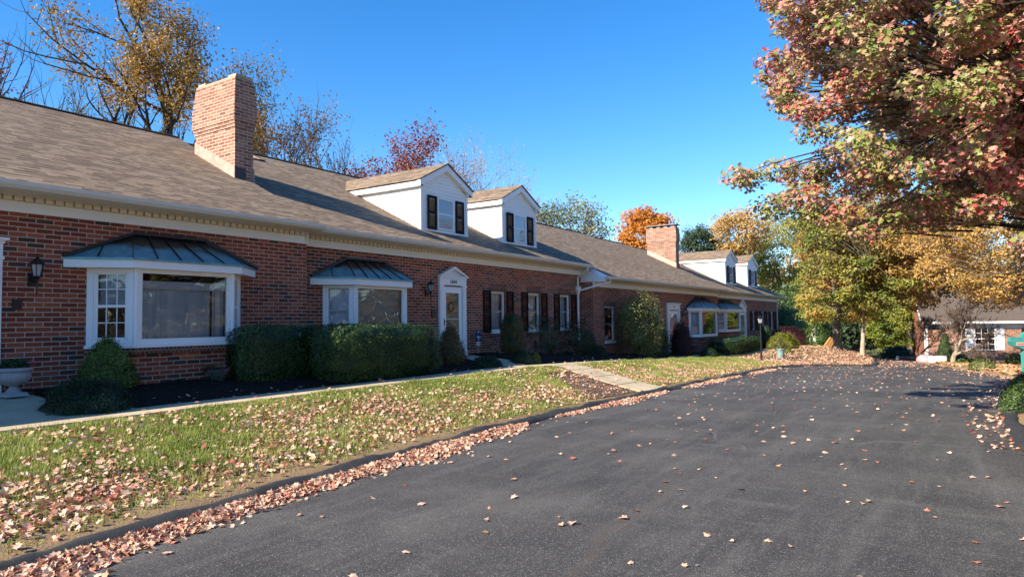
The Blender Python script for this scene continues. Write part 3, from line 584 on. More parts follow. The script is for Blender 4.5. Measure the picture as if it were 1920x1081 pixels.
def bay(parent,xl,xfl,xfr,xr,D,prot,zs,zt,zf,roofx,roofz,zbase,left='dh',front='curtain',grille=False,eave=.14):
    """angled bay: wall points xl,xr at Y=D; front corners xfl,xfr at Y=D-prot"""
    Yf=D-prot; A=np.array((xl,D-.002)); B=np.array((xfl,Yf)); C=np.array((xfr,Yf)); E=np.array((xr,D-.002))
    fr=MB(); sides=[(A,B),(B,C),(C,E)]
    P3=lambda p,z:(p[0],p[1],z)
    def panel(m_,p,q,u0,u1,z0,z1,d0,d1):  # box in panel space; d outwards negative
        t=(q-p); L=np.linalg.norm(t); t=t/L; n=np.array([t[1],-t[0]]) # outward (-Y side)
        c=lambda u,d: p+t*u+n*d
        a=[c(u0,d1),c(u1,d1),c(u1,d0),c(u0,d0)]
        m_.hexa([P3(k,z0) for k in a],[P3(k,z1) for k in a])
    for i,(p,q) in enumerate(sides):
        L=np.linalg.norm(q-p); pw=.10 if i!=1 else .085
        panel(fr,p,q,0,pw,zs,zt,-.06,.02); panel(fr,p,q,L-pw,L,zs,zt,-.06,.02)
        panel(fr,p,q,pw,L-pw,zt-.07,zt,-.06,.012); panel(fr,p,q,pw,L-pw,zs,zs+.10,-.06,.012)
        panel(fr,p,q,-.02,L+.02,zs-.045,zs-.001,-.06,.05)   # sill
        panel(fr,p,q,pw,pw+.03,zs+.10,zt-.07,-.05,.0); panel(fr,p,q,L-pw-.03,L-pw,zs+.10,zt-.07,-.05,.0)
    # corner posts
    for c in (B,C): fr.tube([P3(c,zs),P3(c,zt)],.045,8)
    bo=fr.build('bay_window','white_paint',parent)
    for i,(p,q) in enumerate(sides):
        L=np.linalg.norm(q-p); t=(q-p)/L; n=np.array([t[1],-t[0]]); pw=.13 if i!=1 else .115
        c=lambda u,d: p+t*u+n*d
        z0,z1=zs+.10,zt-.07
        MB().face([P3(c(pw,-.025),z0),P3(c(L-pw,-.025),z0),P3(c(L-pw,-.025),z1),P3(c(pw,-.025),z1)]).build('pane','window_glass',bo)
        if i!=1:
            s=MB(); mid=(z0+z1)/2; panel(s,p,q,pw,L-pw,mid-.025,mid+.02,-.035,-.005)
            for a_,b_ in ((pw,pw+.03),(L-pw-.03,L-pw)): panel(s,p,q,a_,b_,z0,z1,-.035,-.01)
            panel(s,p,q,pw,L-pw,z1-.03,z1,-.035,-.01); panel(s,p,q,pw,L-pw,z0,z0+.03,-.035,-.01)
            if grille:
                for k in (1,2): panel(s,p,q,pw+(L-2*pw)*k/3-.007,pw+(L-2*pw)*k/3+.007,z0,z1,-.034,-.02)
                for k in (1,3): zz=z0+(z1-z0)*k/4; panel(s,p,q,pw,L-pw,zz-.007,zz+.007,-.034,-.02)
            s.build('sash','storm_sash' if not grille else 'white_paint',bo)
        # coverings
        c_=MB()
        if i==1 and front=='curtain':
            u=.1; k=0
            while u<L-.1:
                wv=random.uniform(.07,.10); aa=random.uniform(-.045,.045)
                c_.face([P3(c(u,-.16-aa),z0),P3(c(u+wv,-.16+aa),z0),P3(c(u+wv,-.16+aa),z1-.22),P3(c(u,-.16-aa),z1-.22)]); u+=wv*1.0
            c_.face([P3(c(.05,-.10),z1-.26),P3(c(L-.05,-.10),z1-.26),P3(c(L-.05,-.10),z1-.12),P3(c(.05,-.10),z1-.12)])
            c_.build('curtain','curtain',bo)
        elif (i==1 and front=='blind') or (i==0 and left=='dh'):
            zz=z1-.01; zlow=z0 if i==1 else (z0+z1)/2
            while zz>zlow: c_.hexa([P3(c(.04,-.13),zz-.032),P3(c(L-.04,-.13),zz-.032),P3(c(L-.04,-.14),zz-.002),P3(c(.04,-.14),zz-.002)],[P3(c(.04,-.129),zz-.030),P3(c(L-.04,-.129),zz-.030),P3(c(L-.04,-.139),zz-.0),P3(c(.04,-.139),zz-.0)]); zz-=.03
            c_.build('blind','blind_white',bo)
        elif i==0 or i==2:
            for k in range(14):
                u0=.05+(L-.1)*k/14; u1=.05+(L-.1)*(k+1)/14; d0=-.14-.015*(k%2); d1=-.14-.015*((k+1)%2); c_.face([P3(c(u0,d0),z0),P3(c(u1,d1),z0),P3(c(u1,d1),z1),P3(c(u0,d0),z1)])
            c_.build('curtain','curtain',bo)
    # darkness of the room put into near-black colour: floor + back panel
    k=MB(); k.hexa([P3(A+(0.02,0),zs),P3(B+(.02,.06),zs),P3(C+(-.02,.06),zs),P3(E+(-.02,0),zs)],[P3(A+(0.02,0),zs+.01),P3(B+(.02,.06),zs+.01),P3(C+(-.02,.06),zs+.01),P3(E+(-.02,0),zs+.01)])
    k.box(xl+.05,xr-.05,D-.012,D-.004,zs+.01,zt); k.build('dark_room_panel','room_dark',bo)
    # brick base
    b=MB(); ins=.03
    pts=[(xl+ins,D+.01),(xfl+ins,Yf+ins),(xfr-ins,Yf+ins),(xr-ins,D+.01)]
    b.hexa([(x,y,zbase) for x,y in pts],[(x,y,zs-.15) for x,y in pts]); b.build('brick_base','red_brick',bo)
    r=MB(); pts=[(xl-.03,D),(xfl-.02,Yf-.035),(xfr+.02,Yf-.035),(xr+.03,D)]
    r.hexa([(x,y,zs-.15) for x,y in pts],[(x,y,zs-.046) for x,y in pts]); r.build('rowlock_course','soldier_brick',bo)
    # fascia + roof
    e=eave; dxl=xfl-e*.8; dxr=xfr+e*.8; wl=xl-e*2.6; wr=xr+e*2.6; Ye=Yf-e
    fpts=[(wl,D-.003),(dxl,Ye),(dxr,Ye),(wr,D-.003)]
    f=MB().hexa([(x,y,zt) for x,y in fpts],[(x,y,zf) for x,y in fpts]); f.build('fascia','white_paint',bo)
    g=.025; rp=[(wl-g,D-.004),(dxl-g,Ye-g),(dxr+g,Ye-g),(wr+g,D-.004)]
    rz=zf+.035; t0,t1=(roofx[0],D-.004,roofz),(roofx[1],D-.004,roofz)
    ro=MB(); low=[(x,y,zf+.001) for x,y in rp]; up=[(x,y,rz) for x,y in rp]; ro.mat(1).hexa([(x,y,z-.0) for x,y,z in low],[(x,y,z-.004) for x,y,z in up]) if False else None
    ro.solid(low+up+[t0,t1],[(0,1,2,3)[::-1],(0,1,5,4),(1,2,6,5),(2,3,7,6),(4,5,8),(5,6,9,8),(6,7,9),(0,4,8,9,7,3)])
    # ridge flashing along the wall and standing seams
    ro.mat(1)
    for a,b_ in ((up[0],t0),(t0,t1),(t1,up[3])):
        ro.beam(np.array(a)+(0,-.04,.02),np.array(b_)+(0,-.04,.02),.07,.045)
    def seam(a,b_): 
        a=np.array(a);b_=np.array(b_); ro.beam(a+(0,0,.012),b_+(0,0,.012),.014,.03)
    seam(up[1],t0); seam(up[2],t1)
    nse=4
    for k_ in range(1,nse+1):
        u=k_/(nse+1); a=(up[1][0]+(up[2][0]-up[1][0])*u,up[1][1],rz); b_=(t0[0]+(t1[0]-t0[0])*u,D-.01,roofz); seam(a,b_)
    for s_,(a0,a1,tt) in enumerate(((up[0],up[1],t0),(up[3],up[2],t1))):
        a0=np.array(a0);a1=np.array(a1); m_=a0*.5+a1*.5; tq=np.array(tt)*.6+a0*.4 if True else 0; seam(m_,np.array(a0)*.42+np.array(tt)*.58)
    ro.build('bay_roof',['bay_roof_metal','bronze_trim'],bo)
    return bo
def dormer(parent,x0,x1,Yf,zb,ze,zr_,plane,win,sh,ov=.13,brick=False):
    """x0..x1 front width, Yf front plane, zb front bottom, ze eave soffit z, zr_ apex; plane(Y)->roof z"""
    yb=lambda z: Yf+(z-plane(Yf))/SL
    cx=(x0+x1)/2; b=MB(); step=.105
    # front gable siding: lapped courses
    z=zb+.0; sl=(zr_-.12-ze)/((x1-x0)/2)
    while z<zr_-.2:
        z1=min(z+step,zr_-.13)
        def hw(zz): return (x1-x0)/2 if zz<=ze else max(.02,(x1-x0)/2-(zz-ze)/sl)
        a0,a1=hw(z),hw(z1)
        b.solid([(cx-a0,Yf,z),(cx+a0,Yf,z),(cx+a1,Yf+.0,z1),(cx-a1,Yf,z1),(cx-a0,Yf-.016,z),(cx+a0,Yf-.016,z),(cx+a1,Yf-.003,z1),(cx-a1,Yf-.003,z1)],[(4,5,6,7),(0,1,5,4),(0,4,7,3),(1,2,6,5)])
        z=z1
    # side siding
    for sg,xx in ((-1,x0),(1,x1)):
        z=zb
        while z<ze+.02:
            z1=z+step; ya=yb(z)+.4; yc=yb(z1)+.4; o=.016*sg
            q=[(xx+o,Yf,z),(xx+o,ya,z),(xx+o*.2,yc,z1),(xx+o*.2,Yf,z1)]
            if sg<0: q=q[::-1]
            b.face(q); lo=[(xx,Yf,z),(xx,ya,z),(xx+o,ya,z),(xx+o,Yf,z)]; b.face(lo if sg>0 else lo[::-1]); z=z1
    b.box(x0+.002,x1-.002,Yf+.02,yb(ze)+.3,zb+.02,ze)
    d=b.build('dormer','siding_white',parent)
    t=MB()
    for xa,xb in ((x0-.02,x0+.07),(x1-.07,x1+.02)): t.box(xa,xb,Yf-.03,Yf+.05,zb-.02,ze)
    t.box(x0-.03,x1+.03,Yf-.035,Yf+.03,zb-.05,zb+.05)
    # side fascias / eaves
    yback=yb(ze+.15)+.6
    for sg,xx in ((-1,x0),(1,x1)):
        a=xx+sg*ov; t.box(min(a,xx),max(a,xx),Yf-.10,yback-.1,ze-.02,ze+.145)
    # rake boards + soffit
    hwid=(x1-x0)/2+ov; zt_=zr_-.02
    for sg in (-1,1):
        e=(cx+sg*(hwid+.02),ze+.15); top=(cx,zt_); th=.17
        dx,dz=top[0]-e[0],top[1]-e[1]; L=math.hypot(dx,dz); nx,nz=dz/L*sg,-dx/L*sg  # inward normal down
        nx,nz=(-abs(dz/L)*sg*1,-abs(dx/L))
        q=[(e[0],Yf-.13,e[1]),(top[0],Yf-.13,top[1]),(top[0],Yf-.13,top[1]-th*L/abs(dx)),(e[0],Yf-.13,e[1]-th)]
        if sg<0: q=q[::-1]
        t.prism(q[::-1],(0,.13,0))
        t.box(cx+sg*hwid-(.17 if sg>0 else 0),cx+sg*hwid+(0 if sg>0 else .17),Yf-.10,Yf+.02,ze-.03,ze+.1)
    t.build('dormer_trim','white_paint',d)
    # roof slabs
    r=MB(); yk=yb(zr_)+.45
    for sg in (-1,1):
        e=(cx+sg*(hwid+.05),ze+.155); top=(cx,zr_)
        ye=yb(ze+.155)+.35
        a=[(e[0],Yf-.16,e[1]),(top[0],Yf-.16,top[1]),(top[0],yk,top[1]),(e[0],ye,e[1])]; u=[(p[0],p[1],p[2]+.03) for p in a]
        if sg<0: r.hexa(a[::-1] if False else [a[0],a[1],a[2],a[3]],[u[0],u[1],u[2],u[3]])
        else: r.hexa([a[1],a[0],a[3],a[2]],[u[1],u[0],u[3],u[2]])
    r.build('dormer_roof','roof_shingle',d)
    # window
    wx0,wx1,wz0,wz1=win; f=MB(); th=.05; Y=Yf-.015
    for a in ((wx0-th,wx0,wz0-th,wz1+th),(wx1,wx1+th,wz0-th,wz1+th),(wx0,wx1,wz1,wz1+th),(wx0,wx1,wz0-th,wz0)): f.box(a[0],a[1],Y-.035,Y+.02,a[2],a[3])
    mid=(wz0+wz1)/2; f.box(wx0,wx1,Y-.022,Y-.002,mid-.02,mid+.02); f.box(wx0,wx0+.03,Y-.02,Y-.0,wz0,wz1); f.box(wx1-.03,wx1,Y-.02,Y-.0,wz0,wz1)
    f.build('window_frame','white_paint',d)
    MB().face([(wx0,Y-.008,wz0),(wx1,Y-.008,wz0),(wx1,Y-.008,wz1),(wx0,Y-.008,wz1)]).build('pane','window_glass',d)
    MB().box(wx0,wx1,Y-.004,Y-.002,wz0,wz1).build('blind','curtain',d)
    for a,b_ in sh: shutter(d,a,b_,wz0-.08,wz1+.06,Y-.012)
    return d
def roof_slab(parent,x0,x1,Ye,ze,Yr,zr_,name='roof',th=.10,back=9.):
    r=MB(); a=[(x0,Ye,ze),(x1,Ye,ze),(x1,Yr,zr_),(x0,Yr,zr_)]; lo=[(p[0],p[1],p[2]-th) for p in a]; r.hexa(lo,a)
    zb=zr_-back*SL; a=[(x0,Yr,zr_),(x1,Yr,zr_),(x1,Yr+back,zb),(x0,Yr+back,zb)]; lo=[(p[0],p[1],p[2]-th) for p in a]; r.hexa(lo,a)
    r.beam((x0,Yr-.0,zr_+.004),(x1,Yr,zr_+.004),.15,.02)
    o=r.build(name,'roof_shingle',parent); return o
def gable(m_,x,Ye,ze,Yr,back=9.,inset=.25):
    zr2=ze+SL*(Yr-Ye); m_.prism([(x,Ye+.42,ze-.35),(x,Ye+.42,ze+SL*.42-.105),(x,Yr,zr2-.105),(x,Yr+back-.3,zr2-.105-SL*(back-.3)),(x,Yr+back-.3,ze-.35)],(.03,0,0))
def cornice(parent,x0,x1,D,zf,gz,Ye,ends=(True,True),dent=True):
    # frieze board zf .. zf+.17, dentil course, soffit, gutter
    MB().box(x0,x1,D-.035,D+.02,zf,zf+.165).build('frieze','white_paint',parent)
    c=MB(); c.box(x0,x1,D-.02,D+.02,zf+.165,gz-.10)
    if dent:
        x=x0+.03
        while x<x1-.1: c.box(x,x+.108,D-.075,D-.02,zf+.175,zf+.30); x+=.142
    c.box(x0,x1,D-.09,D-.02,zf+.30,gz-.098)
    c.box(x0,x1,Ye+.03,D-.09,gz-.125,gz-.098)
    c.build('dentil_course','cream_trim',parent)
    g=MB(); prof=[(-.02,-.12),(-.08,-.10),(-.12,-.05),(-.13,.0),(-.13,.008),(-.118,.008),(-.11,-.04),(-.07,-.085),(0.0,-.10),(.02,-.1),(.02,-.12)]
    g.prism([(x0,Ye+p[0],gz+p[1]) for p in prof],(x1-x0,0,0)); g.box(x0,x0+.004,Ye-.12,Ye+.02,gz-.1,gz); g.box(x1-.004,x1,Ye-.12,Ye+.02,gz-.1,gz)
    g.build('gutter','gutter_metal',parent)
def chimney(parent,x0,x1,y0,y1,plane,ztop,corb,name='chimney'):
    c=MB(); zb=plane(y0)-.3
    c.box(x0,x1,y0,y1,zb,corb)
    z=corb; e=0
    for i in range(3): e+=.020; c.box(x0-e,x1+e,y0-e,y1+e,z,z+.077); z+=.077
    c.box(x0-e,x1+e,y0-e,y1+e,z,z+.36); z+=.36
    for i in range(5): e-=.008; c.box(x0-e,x1+e,y0-e,y1+e,z,z+.077); z+=.077
    e2=e-.02; c.hexa([(x0-e,y0-e,z),(x1+e,y0-e,z),(x1+e,y1+e,z),(x0-e,y1+e,z)],[(x0-e2,y0-e2,ztop),(x1+e2,y0-e2,ztop),(x1+e2,y1+e2,ztop),(x0-e2,y1+e2,ztop)])
    o=c.build(name,'chimney_brick',parent)
    k=MB(); k.box(x0+.01,x1-.01,y0+.01,y1-.01,ztop,ztop+.03)
    for yy in (y0+.02,y1-.35): k.box(x0+.03,x1-.03,yy,yy+.3,ztop+.031,ztop+.09)
    k.build('chimney_cap','concrete',o)
    f=MB(); g=.02; h=.30
    for xx,sg in ((x0,-1),(x1,1)):
        f.prism([(xx+sg*.002,y0-g,plane(y0-g)-.02),(xx+sg*.002,y1,plane(y1)-.02),(xx+sg*.002,y1,plane(y1)+h),(xx+sg*.002,y0-g,plane(y0-g)+h)],(sg*g,0,0))
    f.build('side_flashing','copper_flashing',o)
    MB().box(x0+.0,x0+(x1-x0)*.58,y0-.012,y0-.002,plane(y0)-.1,plane(y0)+.28).build('apron_flashing','lead_flashing',o)
    return o
def house(name,label,X0,X1,D,gz,zf,zbase,holes,back=10.5,x0roof=None,x1roof=None):
    h=thing(name,label,'house',((X0+X1)/2,D,zbase))
    w_=MB(); wall_front(w_,X0,X1,zbase-.8,zf+.06,D,holes); w_.face([(X0,D,zbase-.8),(X0,D,zf+.5),(X0,D+back,zf+.5),(X0,D+back,zbase-.8)]); w_.face([(X1,D,zbase-.8),(X1,D+back,zbase-.8),(X1,D+back,zf+.5),(X1,D,zf+.5)]); w_.face([(X1,D+back,zbase-.8),(X0,D+back,zbase-.8),(X0,D+back,zf+.5),(X1,D+back,zf+.5)])
    w_.build('wall','red_brick',h)
    for a,b,c,d in holes: MB().box(a-.05,b+.05,D+.4,D+.42,c-.1,d+.1).build('dark_room_panel','room_dark',h)  # near-black sheet behind each opening stands for the unlit room
    return h
# ---- house 1 (left)
D=12.0; Ye=11.5; gz=3.74; P1=lambda Y:gz+SL*(Y-Ye)
h1=house('brick_house','long red brick house with the biggest bay window, cut off by the left edge',-6.5,10.08,12.0,3.74,3.37,.6,[])
roof_slab(h1,-6.8,10.15,11.5,3.76,17.18,6.60)
cornice(h1,-6.5,10.08,12.0,3.37,3.74,11.5)
for gx_ in (-6.52,10.03): g_=MB(); gable(g_,gx_,11.5,3.76,17.18); g_.build('gable_wall','siding_white',h1)
chimney(h1,9.74,10.24,14.12,15.72,P1,7.50,6.30)
door(h1,3.10,4.33,.62,2.87,12.0,ped=False)
lantern(h1,4.75,12.0,2.75)
MB().box(4.49,4.61,11.97,11.998,1.88,2.04).build('mail_slot_box','black_iron',h1)
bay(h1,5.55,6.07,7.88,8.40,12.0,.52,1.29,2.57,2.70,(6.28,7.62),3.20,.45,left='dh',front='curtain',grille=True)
# ---- house 2
P2=lambda Y:3.74+SL*(Y-11.8)
ops=[(17.60,18.45,1.30,2.57),(19.81,20.66,1.30,2.57),(22.03,22.88,1.30,2.57)]
h2=house('brick_house','red brick house numbered 1644 with white pediment door and two white dormers',10.085,23.72,12.3,3.74,3.37,.6,ops)
def lowsec(parent,x0,x1,Ye,ze,Yr,zr_): pass
r=MB()
def slabs(r,x0,x1,Ye,ze,Yr,th=.10,back=9.):
    zr_=ze+SL*(Yr-Ye)
    a=[(x0,Ye,ze),(x1,Ye,ze),(x1,Yr,zr_),(x0,Yr,zr_)]; r.hexa([(p[0],p[1],p[2]-th) for p in a],a)
    zb=zr_-back*SL; a=[(x0,Yr,zr_),(x1,Yr,zr_),(x1,Yr+back,zb),(x0,Yr+back,zb)]; r.hexa([(p[0],p[1],p[2]-th) for p in a],a)
    r.beam((x0,Yr,zr_+.004),(x1,Yr,zr_+.004),.15,.02)
slabs(r,10.152,12.95,11.8,3.76,17.34); slabs(r,12.952,23.95,11.8,3.76,18.03); r.build('roof','roof_shingle',h2)
g_=MB(); gable(g_,23.66,11.8,3.76,18.03); g_.build('gable_wall','siding_white',h2)
gb=MB(); gb.prism([(12.91,16.9,6.25),(12.91,18.03,6.82),(12.91,19.5,6.0)],(.04,0,0)); gb.build('gable_fascia','white_paint',h2)
cornice(h2,10.085,23.70,12.3,3.37,3.74,11.8)
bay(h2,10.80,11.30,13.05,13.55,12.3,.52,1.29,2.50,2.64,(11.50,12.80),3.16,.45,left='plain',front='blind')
door(h2,14.99,16.24,.62,2.87,12.3,ped=True,num='1644',ztp=3.22,wreath=True)
lantern(h2,14.48,12.3,2.82)
MB().box(14.70,14.86,12.27,12.298,1.74,1.97).build('mail_slot_box','black_iron',h2)
for (a,b,c,d),(s0,s1) in zip(ops,((17.18,18.49),(19.40,20.72),(21.62,22.94))):
    window(h2,a,b,c,d,12.3,blind='curtain'); shutter(h2,s0,s0+.40,1.27,2.60,12.3); shutter(h2,s1,s1+.40,1.27,2.60,12.3)
dormer(h2,14.93,17.15,12.87,4.30,5.56,6.38,P2,(15.70,16.42,4.42,5.28),((15.20,15.60),(16.53,16.93)))
dormer(h2,19.12,21.34,12.87,4.30,5.60,6.40,P2,(19.88,20.60,4.42,5.30),((19.38,19.78),(20.71,21.11)))
def downspout(parent,x,Y,z0,z1,gx,gY,gz_,collar=None):
    d=MB(); d.tube([(gx,gY,gz_),(gx,gY,gz_-.10),(x,Y-.06,gz_-.36),(x,Y-.06,z0+.1),(x,Y-.10,z0)],.042,8); o=d.build('downspout','downspout_metal',parent,smooth=False)
    if collar: MB().lathe((x,Y-.06,collar),[(.05,-.2),(.075,-.16),(.08,-.10),(.12,-.04),(.125,.1),(.10,.12)],12).build('leader_head','downspout_metal',o)
    return o
downspout(h2,23.42,12.3,.5,3.7,23.3,11.75,3.64,2.80)
# ---- house 3
P3_=lambda Y:3.29+SL*(Y-11.25)
ops=[(24.72,25.70,.75,2.17),(29.62,30.62,.75,2.17)]
h3=house('brick_house','lower red brick house behind the tall yellow tipped shrub, bay window at its right',23.725,40.15,11.75,3.29,2.91,-.1,ops)
r=MB(); slabs(r,23.96,35.3,11.25,3.31,17.85); slabs(r,35.302,40.2,11.25,3.31,17.40); r.build('roof','roof_shingle',h3)
for gx_,gr_ in ((23.98,17.85),(40.1,17.40)): g_=MB(); gable(g_,gx_,11.25,3.31,gr_); g_.build('gable_wall','siding_white',h3)
MB().prism([(23.93,11.25,3.15),(23.93,11.25,3.33),(23.93,17.85,6.63),(23.93,17.85,6.45)],(.028,0,0)).build('rake_board','white_paint',h3)
MB().hexa([(23.72,11.27,3.10),(23.92,11.27,3.10),(23.92,12.28,3.10),(23.72,12.28,3.10)],[(23.72,11.27,3.17),(23.92,11.27,3.17),(23.92,12.28,3.68),(23.72,12.28,3.68)]).build('rake_return','white_paint',h3)
cornice(h3,23.725,40.15,11.75,2.91,3.29,11.25)
MB().tube([(24.05,11.18,3.2),(24.05,11.15,3.08),(23.80,11.45,2.98),(23.52,12.15,2.78)],.042,8).build('downspout','downspout_metal',h3)
chimney(h3,39.70,40.25,14.06,15.87,P3_,7.10,6.22)
# clay pots and slab on the second chimney
q=MB()
for k in range(4): q.box(39.72,40.22,14.12+k*.46,14.34+k*.46,7.2,7.33)
q.box(39.60,40.36,13.95,15.98,7.331,7.36); q.build('chimney_vents','stone_urn',h3)
for a,b,c,d in ops: window(h3,a,b,c,d,11.75,lintel=True)
text_obj('Qual',24.98,11.83,.93,.20,'sign_white',h3,'window_decal')
door(h3,31.62,33.38,.02,2.32,11.75,ped=False,num='IA')
lantern(h3,33.95,11.75,2.25)
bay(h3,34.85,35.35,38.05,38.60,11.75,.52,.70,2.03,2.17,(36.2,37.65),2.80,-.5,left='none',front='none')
# ---- house 4
P4=lambda Y:3.28+SL*(Y-11.55)
ops=[(49.26,50.10,.80,2.08),(51.97,52.92,.80,2.08),(55.02,55.85,.80,2.08)]
h4=house('brick_house','farthest red brick house of the row with two small white dormers',40.155,57.2,12.05,3.28,2.88,-.3,ops)
r=MB(); slabs(r,40.202,57.5,11.55,3.30,17.8); r.build('roof','roof_shingle',h4)
g_=MB(); gable(g_,57.15,11.55,3.30,17.8); g_.build('gable_wall','siding_white',h4)
cornice(h4,40.155,57.2,12.05,2.88,3.28,11.55,dent=False)
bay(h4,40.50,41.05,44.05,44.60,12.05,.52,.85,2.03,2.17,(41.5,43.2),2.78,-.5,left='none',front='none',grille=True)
door(h4,45.45,47.45,.0,2.33,12.05,ped=True,num='IB',ztp=2.88)
lantern(h4,45.0,12.05,2.2)
for (a,b,c,d),(s0,s1) in zip(ops,((48.66,50.14),(51.33,52.97),(54.25,55.92))):
    window(h4,a,b,c,d,12.05,lintel=False,sill=False); shutter(h4,s0,s0+.55,.75,2.12,12.05); shutter(h4,s1,s1+.75,.75,2.12,12.05)
dormer(h4,45.55,48.2,12.81,3.93,5.45,6.27,P4,(46.55,47.35,4.1,5.08),((45.95,46.45),(47.45,47.95)))
dormer(h4,51.6,54.55,12.9,3.97,5.55,6.38,P4,(52.75,53.65,4.15,5.18),((52.1,52.65),(53.75,54.3)))
downspout(h4,57.05,12.05,-.4,3.2,57.4,11.45,3.2)
# ---- far house on the right
def far_house():
    A=R(8); o0=np.array([57.0,1.9]); ex=np.array([math.sin(A),-math.cos(A)]); ey=np.array([math.cos(A),math.sin(A)])
    zb=-1.55; ze=1.12; h=thing('brick_house','distant orange brick house with white shutters, beyond the end of the road at right','house',(o0[0],o0[1],zb))
    def W(u,v,z): p=o0+ex*u+ey*v; return (p[0],p[1],z)
    def bx(m_,u0,u1,v0,v1,z0,z1): m_.hexa([W(u0,v0,z0),W(u1,v0,z0),W(u1,v1,z0),W(u0,v1,z0)],[W(u0,v0,z1),W(u1,v0,z1),W(u1,v1,z1),W(u0,v1,z1)])
    w_=MB(); bx(w_,0,5.6,0,9,zb-.5,ze-.2); bx(w_,5.6,14,.5,9,zb-.5,ze-.2); w_.build('wall','far_brick',h)
    c=MB(); c.prism([W(-.03,0,zb),W(-.03,9,zb),W(-.03,9,ze-.1),W(-.03,4.5,ze+2.35),W(-.03,0,ze-.1)],tuple(np.array([*ex,0])*.028))
    for k in range(18): v=.25+k*.5; zt=ze-.1+2.45*(1-abs(v-4.5)/4.5); a=W(-.05,v,zb+.05);b=W(-.05,v,zt); c.beam(a,b,.05,.04,up=(1,0,0))
    c.build('side_cladding','brown_cladding',h)
    r=MB(); r.hexa([W(-.3,-.5,ze-.02),W(14.3,-.5,ze-.02),W(14.3,4.5,ze+2.4),W(-.3,4.5,ze+2.4)],[W(-.3,-.5,ze+.08),W(14.3,-.5,ze+.08),W(14.3,4.5,ze+2.5),W(-.3,4.5,ze+2.5)]); r.hexa([W(-.3,4.5,ze+2.4),W(14.3,4.5,ze+2.4),W(14.3,9.5,ze-.02),W(-.3,9.5,ze-.02)],[W(-.3,4.5,ze+2.5),W(14.3,4.5,ze+2.5),W(14.3,9.5,ze+.08),W(-.3,9.5,ze+.08)]); r.build('roof','far_roof',h)
    t=MB(); bx(t,-.25,14.2,-.55,-.42,ze-.08,ze+.06); bx(t,.0,5.6,-.05,-.002,ze-.42,ze-.1); bx(t,5.61,14,.44,.498,ze-.42,ze-.1); bx(t,-.02,.10,-.06,-.004,zb,ze-.43); t.build('trim','white_paint',h)
    t=MB(); t.beam(W(-.32,-.5,ze+.02),W(-.32,4.5,ze+2.44),.04,.16); t.beam(W(-.32,9.5,ze+.02),W(-.32,4.5,ze+2.44),.04,.16); bx(t,-.10,-.035,-.06,.1,zb,ze); bx(t,-.1,-.035,8.9,9.06,zb,ze);  t.build('gable_trim','white_paint',h)
    for (u0,u1,s,v) in ((2.95,4.05,.5,0),(7.2,8.2,.35,.5)):
        f=MB(); bx(f,u0-.07,u0,v-.05,v-.002,-.75,.72); bx(f,u1,u1+.07,v-.05,v-.002,-.75,.72); bx(f,u0-.07,u1+.07,v-.05,v-.002,.72,.8); bx(f,u0-.1,u1+.1,v-.08,v-.002,-.83,-.75); bx(f,u0,u1,v-.035,v-.012,-.05,.0)
        for k in (1,2): uu=u0+(u1-u0)*k/3; bx(f,uu-.012,uu+.012,v-.03,v-.012,-.75,.72)
        for zz in (-.4,.36): bx(f,u0,u1,v-.03,v-.012,zz-.012,zz+.012)
        fr=f.build('window','white_paint',h); g=MB(); bx(g,u0,u1,v-.011,v-.003,-.75,.72); g.build('pane','window_glass',fr) ; g=MB(); g.face([W(u0,v-.0025,-.75),W(u1,v-.0025,-.75),W(u1,v-.0025,.72),W(u0,v-.0025,.72)]); g.build('blind','room_dark',fr)  # flat near-black sheet behind the pane stands for the dark room
        for a,b in ((u0-.08-s,u0-.08),(u1+.08,u1+.08+s)):
            s_=MB(); bx(s_,a,b,v-.04,v-.003,-.8,.78); bx(s_,a+.06,b-.06,v-.055,v-.04,-.7,-.08); bx(s_,a+.06,b-.06,v-.055,v-.04,.05,.68); s_.build('shutter','pale_shutter',h)
    for v in (0,):
        s_=MB(); 
        # small white dormer on the right end of the roof
        bx(s_,8.2,9.8,1.2,4,ze+.75,ze+1.7); s_.hexa([W(8.0,1.1,ze+1.7),W(10.,1.1,ze+1.7),W(10.,4.3,ze+1.7),W(8.,4.3,ze+1.7)],[W(8.95,1.1,ze+2.3),W(9.05,1.1,ze+2.3),W(9.05,4.3,ze+2.3),W(8.95,4.3,ze+2.3)]); s_.build('dormer','siding_white',h)
    d_=MB(); bx(d_,9.6,10.7,.44,.498,zb,.5); d_.build('entrance_door','dark_vinyl',h)
far_house()
# ================================================================ STREET FURNITURE
def lamp_post():
    p,t=gp(1428,676); x,y,z=p; h=thing('lamp_post','black lamp post with a glass lantern standing on the leaf covered lawn','lamp post',(x,y,z))
    H=at(1428,591,t)[2]-z; q=MB(); q.tube([(x,y,z-.1),(x,y,z+.25)],.05,10); q.tube([(x,y,z+.25),(x,y,z+H-.42)],[.036,.03],10); q.lathe((x,y,z+H-.42),[(.03,0),(.055,.02),(.03,.05),(.06,.08),(.09,.09)],10); q.build('post','black_iron',h)
    q=MB(); b=z+H-.33
    for k in range(6): t_=math.pi/3*k; q.beam((x+.08*math.cos(t_),y+.08*math.sin(t_),b),(x+.125*math.cos(t_),y+.125*math.sin(t_),b+.20),.014,.014)
    q.lathe((x,y,b+.20),[(.145,0),(.15,.015),(.07,.09),(.02,.115),(.025,.13),(.004,.16)],6); L=q.build('lantern','black_iron',h)
    MB().lathe((x,y,b),[(.072,.005),(.118,.195)],6).build('lantern_glass','lantern_glass',L); MB().lathe((x,y,b),[(.02,0),(.03,.06),(.032,.1),(.015,.14)],8).build('bulb','white_paint',L)
lamp_post()
